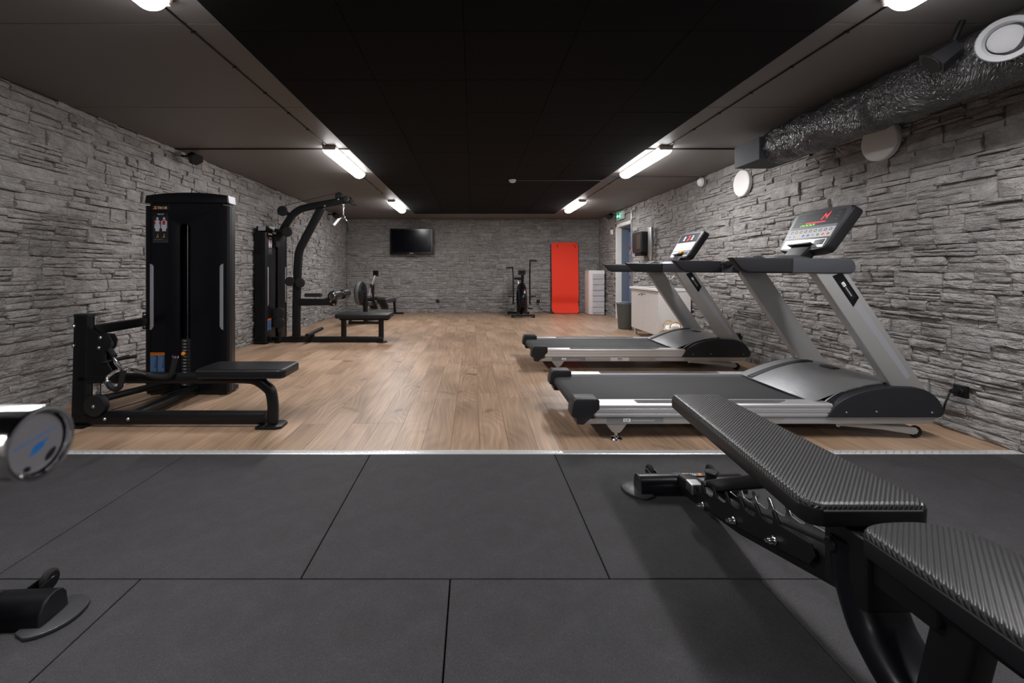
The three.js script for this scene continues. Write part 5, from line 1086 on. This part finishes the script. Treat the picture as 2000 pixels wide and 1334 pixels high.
// ---------------------------------------------------------------- adjustable benches
const plateTex = canvasTexture(512, 96, (c, w, h) => logo(c, 90, 48, 74, '#0b0b0e'));
function bench(label, place) {
  // built along the depth axis with the middle of the front foot at x = 1.03, then moved by place (a matrix) if given
  const t = thing('weight_bench', label, 'bench', V(1.03, 0, 1.5), 'black adjustable weight benches');
  const cx = 1.03, fd = 2.19;
  const incl = (g) => { g.translate(-cx, -0.465, 1.16); g.rotateX(0.035); g.translate(cx, 0.465, -1.16); return g; };
  const back = part('backrest_pad', incl(slab(padShape(0.335, 0.235, cx + 0.02, 1.155, 2.09, 0.05, 0.035), 0.404, 0.455, 0.008, 3)), M.vinyl, t);
  part('ridged_cover', incl(slab(padShape(0.331, 0.231, cx + 0.02, 1.157, 2.088, 0.05, 0.035), 0.440, 0.466, 0.0125, 5)), M.ridged, back, 'ridged vinyl top of the backrest');
  part('piping', incl(sweep([V(cx - 0.1475, 0.4495, 1.19), V(cx - 0.0975, 0.4495, 2.06)], roundProfile(0.0025, 6), Y)), M.stitch, back);
  part('piping', incl(sweep([V(cx - 0.11, 0.4495, 1.155), V(cx + 0.15, 0.4495, 1.155)], roundProfile(0.0025, 6), Y)), M.stitch, back);
  part('backrest_frame', [incl(bar(V(cx + 0.02, 0.395, 1.2), V(cx + 0.02, 0.395, 1.95), 0.06, 0.035, Y, 0.006)), incl(box(cx - 0.08, cx + 0.12, 0.40, 0.409, 1.3, 1.42, 0.002)), incl(box(cx - 0.06, cx + 0.10, 0.40, 0.409, 1.75, 1.85, 0.002))], M.black, t);
  const seatS = new THREE.Shape();
  seatS.moveTo(cx - 0.105, 0.62); seatS.quadraticCurveTo(cx + 0.02, 0.58, cx + 0.145, 0.62); seatS.quadraticCurveTo(cx + 0.16, 0.64, cx + 0.16, 0.68); seatS.lineTo(cx + 0.15, 0.97); seatS.quadraticCurveTo(cx + 0.14, 1.06, cx + 0.04, 1.072); seatS.quadraticCurveTo(cx - 0.09, 1.075, cx - 0.115, 1.03); seatS.lineTo(cx - 0.125, 0.7); seatS.quadraticCurveTo(cx - 0.125, 0.63, cx - 0.105, 0.62);
  const seat = part('seat_pad', slab(seatS, 0.410, 0.462, 0.008, 3), M.vinyl, t);
  part('ridged_cover', slab(seatS, 0.447, 0.4735, 0.013, 5), M.ridged, seat, 'ridged vinyl top of the seat');
  part('piping', sweep(smooth([V(cx - 0.1255, 0.4565, 0.72), V(cx - 0.1185, 0.4565, 0.95), V(cx - 0.1165, 0.4565, 1.025)], 5), roundProfile(0.0025, 6), Y), M.stitch, seat);
  part('seat_frame', [box(cx - 0.03, cx + 0.07, 0.375, 0.413, 0.7, 1.05, 0.006), prism([[cx - 0.05, 0.41], [cx + 0.09, 0.41], [cx + 0.09, 0.36], [cx - 0.02, 0.33]], 0.80, 0.98, 0.01)], M.black, t);
  part('seat_post', sweep([V(cx + 0.02, 0.36, 0.93), V(cx + 0.02, 0.10, 0.98)], rectProfile(0.09, 0.06, 0.012), X), M.black, t);
  // front foot
  const fx = cx + 0.03, dProf = [[2.105, 0.013], [2.108, 0.045], [2.122, 0.068], [2.142, 0.081], [2.165, 0.083], [2.186, 0.076], [2.20, 0.058], [2.206, 0.013]];
  const foot = part('front_foot', profileX(dProf.slice().reverse(), fx - 0.25, fx + 0.25, 0.002), M.blackGloss, t);
  part('maker_print', frame(boxUVplane(0.17, 0.034), V(fx + 0.01, 0.0842, 2.155), X.clone().negate(), new THREE.Vector3(0, 0, 1), Y), decal(plateTex), foot);
  for (const s of [-1, 1]) {
    part('end_cap', profileX(dProf.slice().reverse(), Math.min(fx + s * 0.25, fx + s * 0.256), Math.max(fx + s * 0.25, fx + s * 0.256), 0.001), M.plastic, t);
    const pl = new THREE.Shape(); pl.moveTo(fx + s * 0.24, 2.07); pl.quadraticCurveTo(fx + s * 0.27, 2.07, fx + s * 0.30, 2.10); pl.quadraticCurveTo(fx + s * 0.325, 2.13, fx + s * 0.325, 2.165); pl.quadraticCurveTo(fx + s * 0.325, 2.21, fx + s * 0.30, 2.235); pl.quadraticCurveTo(fx + s * 0.27, 2.25, fx + s * 0.24, 2.245); pl.lineTo(fx + s * 0.20, 2.23); pl.lineTo(fx + s * 0.20, 2.09); pl.closePath();
    part('floor_plate', slab(pl, 0.003, 0.012, 0.002), M.satin, t, 'rounded dark metal floor plate');
    part('rubber_pad', box(Math.min(fx + s * 0.2, fx + s * 0.29), Math.max(fx + s * 0.2, fx + s * 0.29), 0.0, 0.004, 2.10, 2.21, 0.001), M.rubber, t);
    const w = part('transport_wheel', lathe([[0.010, 0.011], [0.026, 0.012], [0.033, 0.006], [0.034, 0], [0.033, -0.006], [0.026, -0.012], [0.010, -0.011]], V(fx + s * 0.155, 0.056, 2.255), X, 26), M.rubber, t);
    part('wheel_hub', lathe([[0, 0.018], [0.008, 0.018], [0.011, 0.012], [0.011, -0.012], [0.008, -0.018], [0, -0.018]], V(fx + s * 0.155, 0.056, 2.255), X, 18), M.steel, w);
    for (const q of [-0.018, 0.018]) part('wheel_bracket', profileX([[2.20, 0.03], [2.20, 0.07], [2.262, 0.068], [2.268, 0.05], [2.24, 0.03]].reverse(), fx + s * 0.155 + q - 0.002, fx + s * 0.155 + q + 0.002, 0.0005), M.black, t);
  }
  // main beam from the foot to the joint, curved rear leg
  part('main_beam', sweep([V(cx, 0.055, 2.13), V(cx, 0.13, 1.66), V(cx, 0.25, 1.20)], rectProfile(0.08, 0.075, 0.012), X), M.black, t);
  part('rear_leg', sweep(smooth([V(cx + 0.02, 0.36, 1.185), V(cx + 0.02, 0.27, 1.18), V(cx + 0.02, 0.16, 1.13), V(cx + 0.02, 0.085, 1.03), V(cx + 0.02, 0.055, 0.88), V(cx + 0.02, 0.05, 0.62)], 6), rectProfile(0.09, 0.15, 0.04), X), M.blackGloss, t);
  part('rear_foot', sweep([V(cx - 0.2, 0.042, 0.60), V(cx + 0.24, 0.042, 0.60)], rectProfile(0.07, 0.07, 0.015), Y), M.black, t);
  for (const x of [cx - 0.19, cx + 0.23]) part('rubber_foot', box(x - 0.03, x + 0.03, 0.001, 0.03, 0.555, 0.645, 0.006), M.rubber, t);
  part('hinge_bracket', [prism([[cx - 0.045, 0.22], [cx + 0.085, 0.22], [cx + 0.085, 0.38], [cx - 0.045, 0.40]], 1.10, 1.24, 0.012), prism([[cx - 0.03, 0.30], [cx + 0.07, 0.30], [cx + 0.07, 0.40], [cx - 0.03, 0.40]], 0.95, 1.15, 0.012)], M.black, t);
  part('hinge_bolt', disc(V(cx - 0.052, 0.335, 1.2), X, 0.02, 0.02, 0.004), M.black, t);
  // notched ladder plates: drawn in depth-height, pushed along x
  const ladder = (x) => {
    const a = V2(1.94, 0.048), b = V2(1.25, 0.235), dir = b.clone().sub(a).normalize(), up = V2(-dir.y, dir.x); if (up.y < 0) up.negate();
    const len = a.distanceTo(b), pts = [], put = (l, h) => pts.push([a.x + dir.x * l + up.x * h, a.y + dir.y * l + up.y * h]);
    put(0, 0.02); put(0.02, 0.0); put(len - 0.03, 0.0); put(len, 0.03); put(len - 0.01, 0.06);
    for (let k = 5; k >= 0; k--) { const l = 0.055 + k * 0.093; put(l + 0.055, 0.075); put(l + 0.042, 0.105); put(l + 0.032, 0.112); put(l + 0.024, 0.104); put(l + 0.028, 0.085); put(l + 0.018, 0.068); put(l, 0.066); }
    put(0.0, 0.06);
    return profileX(pts, x - 0.003, x + 0.003, 0.0008);
  };
  for (const x of [cx - 0.05, cx + 0.055]) part('notched_plate', ladder(x), x < cx ? M.black : M.steel, t);
  for (const [y, d] of [[0.084, 1.868], [0.147, 1.645], [0.207, 1.426]]) for (const s of [-1]) { part('bolt', [disc(V(cx - 0.056, y, d), X, 0.014, 0.006, 0.002, 16), new THREE.CylinderGeometry(0.011, 0.011, 0.014, 6).rotateZ(Math.PI / 2).translate(cx - 0.066, y, -d), new THREE.CylinderGeometry(0.006, 0.006, 0.012, 10).rotateZ(Math.PI / 2).translate(cx - 0.078, y, -d)], M.chrome, t); }
  part('support_arm', [bar(V(cx + 0.03, 0.11, 1.98), V(cx + 0.03, 0.40, 1.45), 0.05, 0.04, X, 0.008), rod(V(cx - 0.05, 0.115, 1.965), V(cx + 0.17, 0.12, 1.97), 0.02, 14)], M.black, t);
  part('lift_post', [rod(V(cx + 0.075, 0.07, 2.06), V(cx + 0.085, 0.135, 2.06), 0.024, 18), disc(V(cx + 0.085, 0.136, 2.06), Y, 0.029, 0.014)], M.black, t);
  part('hinge_block', [box(cx - 0.07, cx - 0.02, 0.095, 0.14, 1.93, 1.99, 0.005)], M.steel, t);
  if (place) { const m = place; t.position.set(0, 0, 0); t.children.forEach((c) => c.traverse((q) => { if (q.geometry) q.geometry.translate(0, 0, 0); })); t.applyMatrix4(m); }
  return t;
}
bench('black adjustable weight bench with ridged pads beside the treadmills');
{
  // the second bench is the same model hardly turned; its front foot stands at x -1.5, depth 1.35
  const pivot = V(1.06, 0, 2.155), base = V(1.03, 0, 1.5);
  const m = new THREE.Matrix4().makeTranslation(-1.555, 0, -1.352).multiply(new THREE.Matrix4().makeRotationY(3 * Math.PI / 180)).multiply(new THREE.Matrix4().makeTranslation(base.x - pivot.x, 0, base.z - pivot.z));
  bench('black adjustable weight bench on the mats in front of the row machine, beside the barbell', m);
}
{ // tall locker against the left wall beside the benches: it shades the wall in front of the row machine
  const t = thing('storage_locker', 'tall dark grey metal locker against the left wall before the row machine', 'locker', V(-3.0, 0, 1.85));
  part('body', box(-3.2, -2.8, 0.06, 1.85, 1.45, 2.3, 0.006), M.darkGrey, t);
  for (const [a, b] of [[1.46, 1.872], [1.878, 2.29]]) { const d = part('door', box(-2.805, -2.785, 0.08, 1.83, a, b, 0.004), M.darkGrey, t); part('handle', box(-2.785, -2.77, 0.95, 1.1, a < 1.8 ? b - 0.06 : a + 0.04, a < 1.8 ? b - 0.04 : a + 0.06, 0.004), M.steel, d); }
  part('plinth', box(-3.18, -2.82, 0.0, 0.06, 1.47, 2.28, 0.003), M.black, t);
}
// ---------------------------------------------------------------- barbell on a stand
{
  const d = 0.315, y = 0.957;
  const endTex = canvasTexture(256, 256, (c, w, h) => {
    c.fillStyle = '#77757a'; c.fillRect(0, 0, w, h); c.strokeStyle = '#2f6fb4'; c.fillStyle = '#2f6fb4'; c.lineWidth = 5;
    c.save(); c.translate(128, 128); c.rotate(-0.2); c.globalAlpha = 0.8; for (let k = 0; k < 24; k++) c.fillRect(-100 + k * 8.4, -28 + (k % 3), 6, 10); c.globalAlpha = 1; c.fillStyle = '#1769b0'; c.beginPath(); c.ellipse(4, 24, 34, 17, -0.25, 0, 7); c.fill(); c.fillStyle = '#2a6fae'; c.fillRect(-40, 34, 30, 12); c.fillRect(34, 4, 22, 12); c.fillStyle = '#0c0d10'; c.beginPath(); c.ellipse(-60, 92, 18, 12, 0.4, 0, 7); c.fill(); c.beginPath(); c.ellipse(50, 86, 34, 16, -0.5, 0, 7); c.fill(); c.restore();
  });
  const t = thing('barbell', 'chrome barbell with a blue printed sticker on its sleeve end', 'barbell', V(-1.4, y, d));
  const sleeve = (x, s) => lathe([[0, 0.009], [0.0215, 0.009], [0.0222, 0.0008], [0.0232, 0], [0.0252, 0], [0.0262, 0.002], [0.0262, 0.41], [0.036, 0.411], [0.037, 0.435], [0.030, 0.44], [0.016, 0.445], [0, 0.445]], V(x, y, d), new THREE.Vector3(-s, 0, 0), 40);
  const a = part('sleeve', sleeve(-0.308, 1), M.chrome, t);
  part('sleeve', sleeve(-2.505, -1), M.chrome, t);
  part('shaft', rod(V(-0.74, y, d), V(-2.07, y, d), 0.014, 20), M.steel, t);
  part('end_sticker', frame(clean(new THREE.CircleGeometry(0.0205, 36)), V(-0.3125, y, d), new THREE.Vector3(0, 0, -1), Y, X), decal(endTex, { roughness: 0.4 }), a);
  for (const [x, w] of [[-0.9, 'between the barbell sticker and the bench'], [-2.1, 'on the far side of the bench under the barbell']]) {
    const r = thing('barbell_stand', `black barbell stand post ${w}`, 'stand', V(x, 0, d), 'barbell stand posts');
    part('post', sweep([V(x, 0.02, d), V(x, 0.90, d)], rectProfile(0.05, 0.05, 0.008), Z), M.black, r);
    part('foot', [box(x - 0.03, x + 0.03, 0.001, 0.04, d - 0.27, d + 0.27, 0.006)], M.black, r);
    part('cradle', prism([[x - 0.025, 0.88], [x + 0.025, 0.88], [x + 0.025, 0.941], [x - 0.025, 0.941]], d - 0.04, d + 0.04, 0.003), M.rubber, r);
  }
}
scene.traverse((o) => { if (o.isMesh) { o.castShadow = true; o.receiveShadow = true; } });
renderer.render(scene, camera);
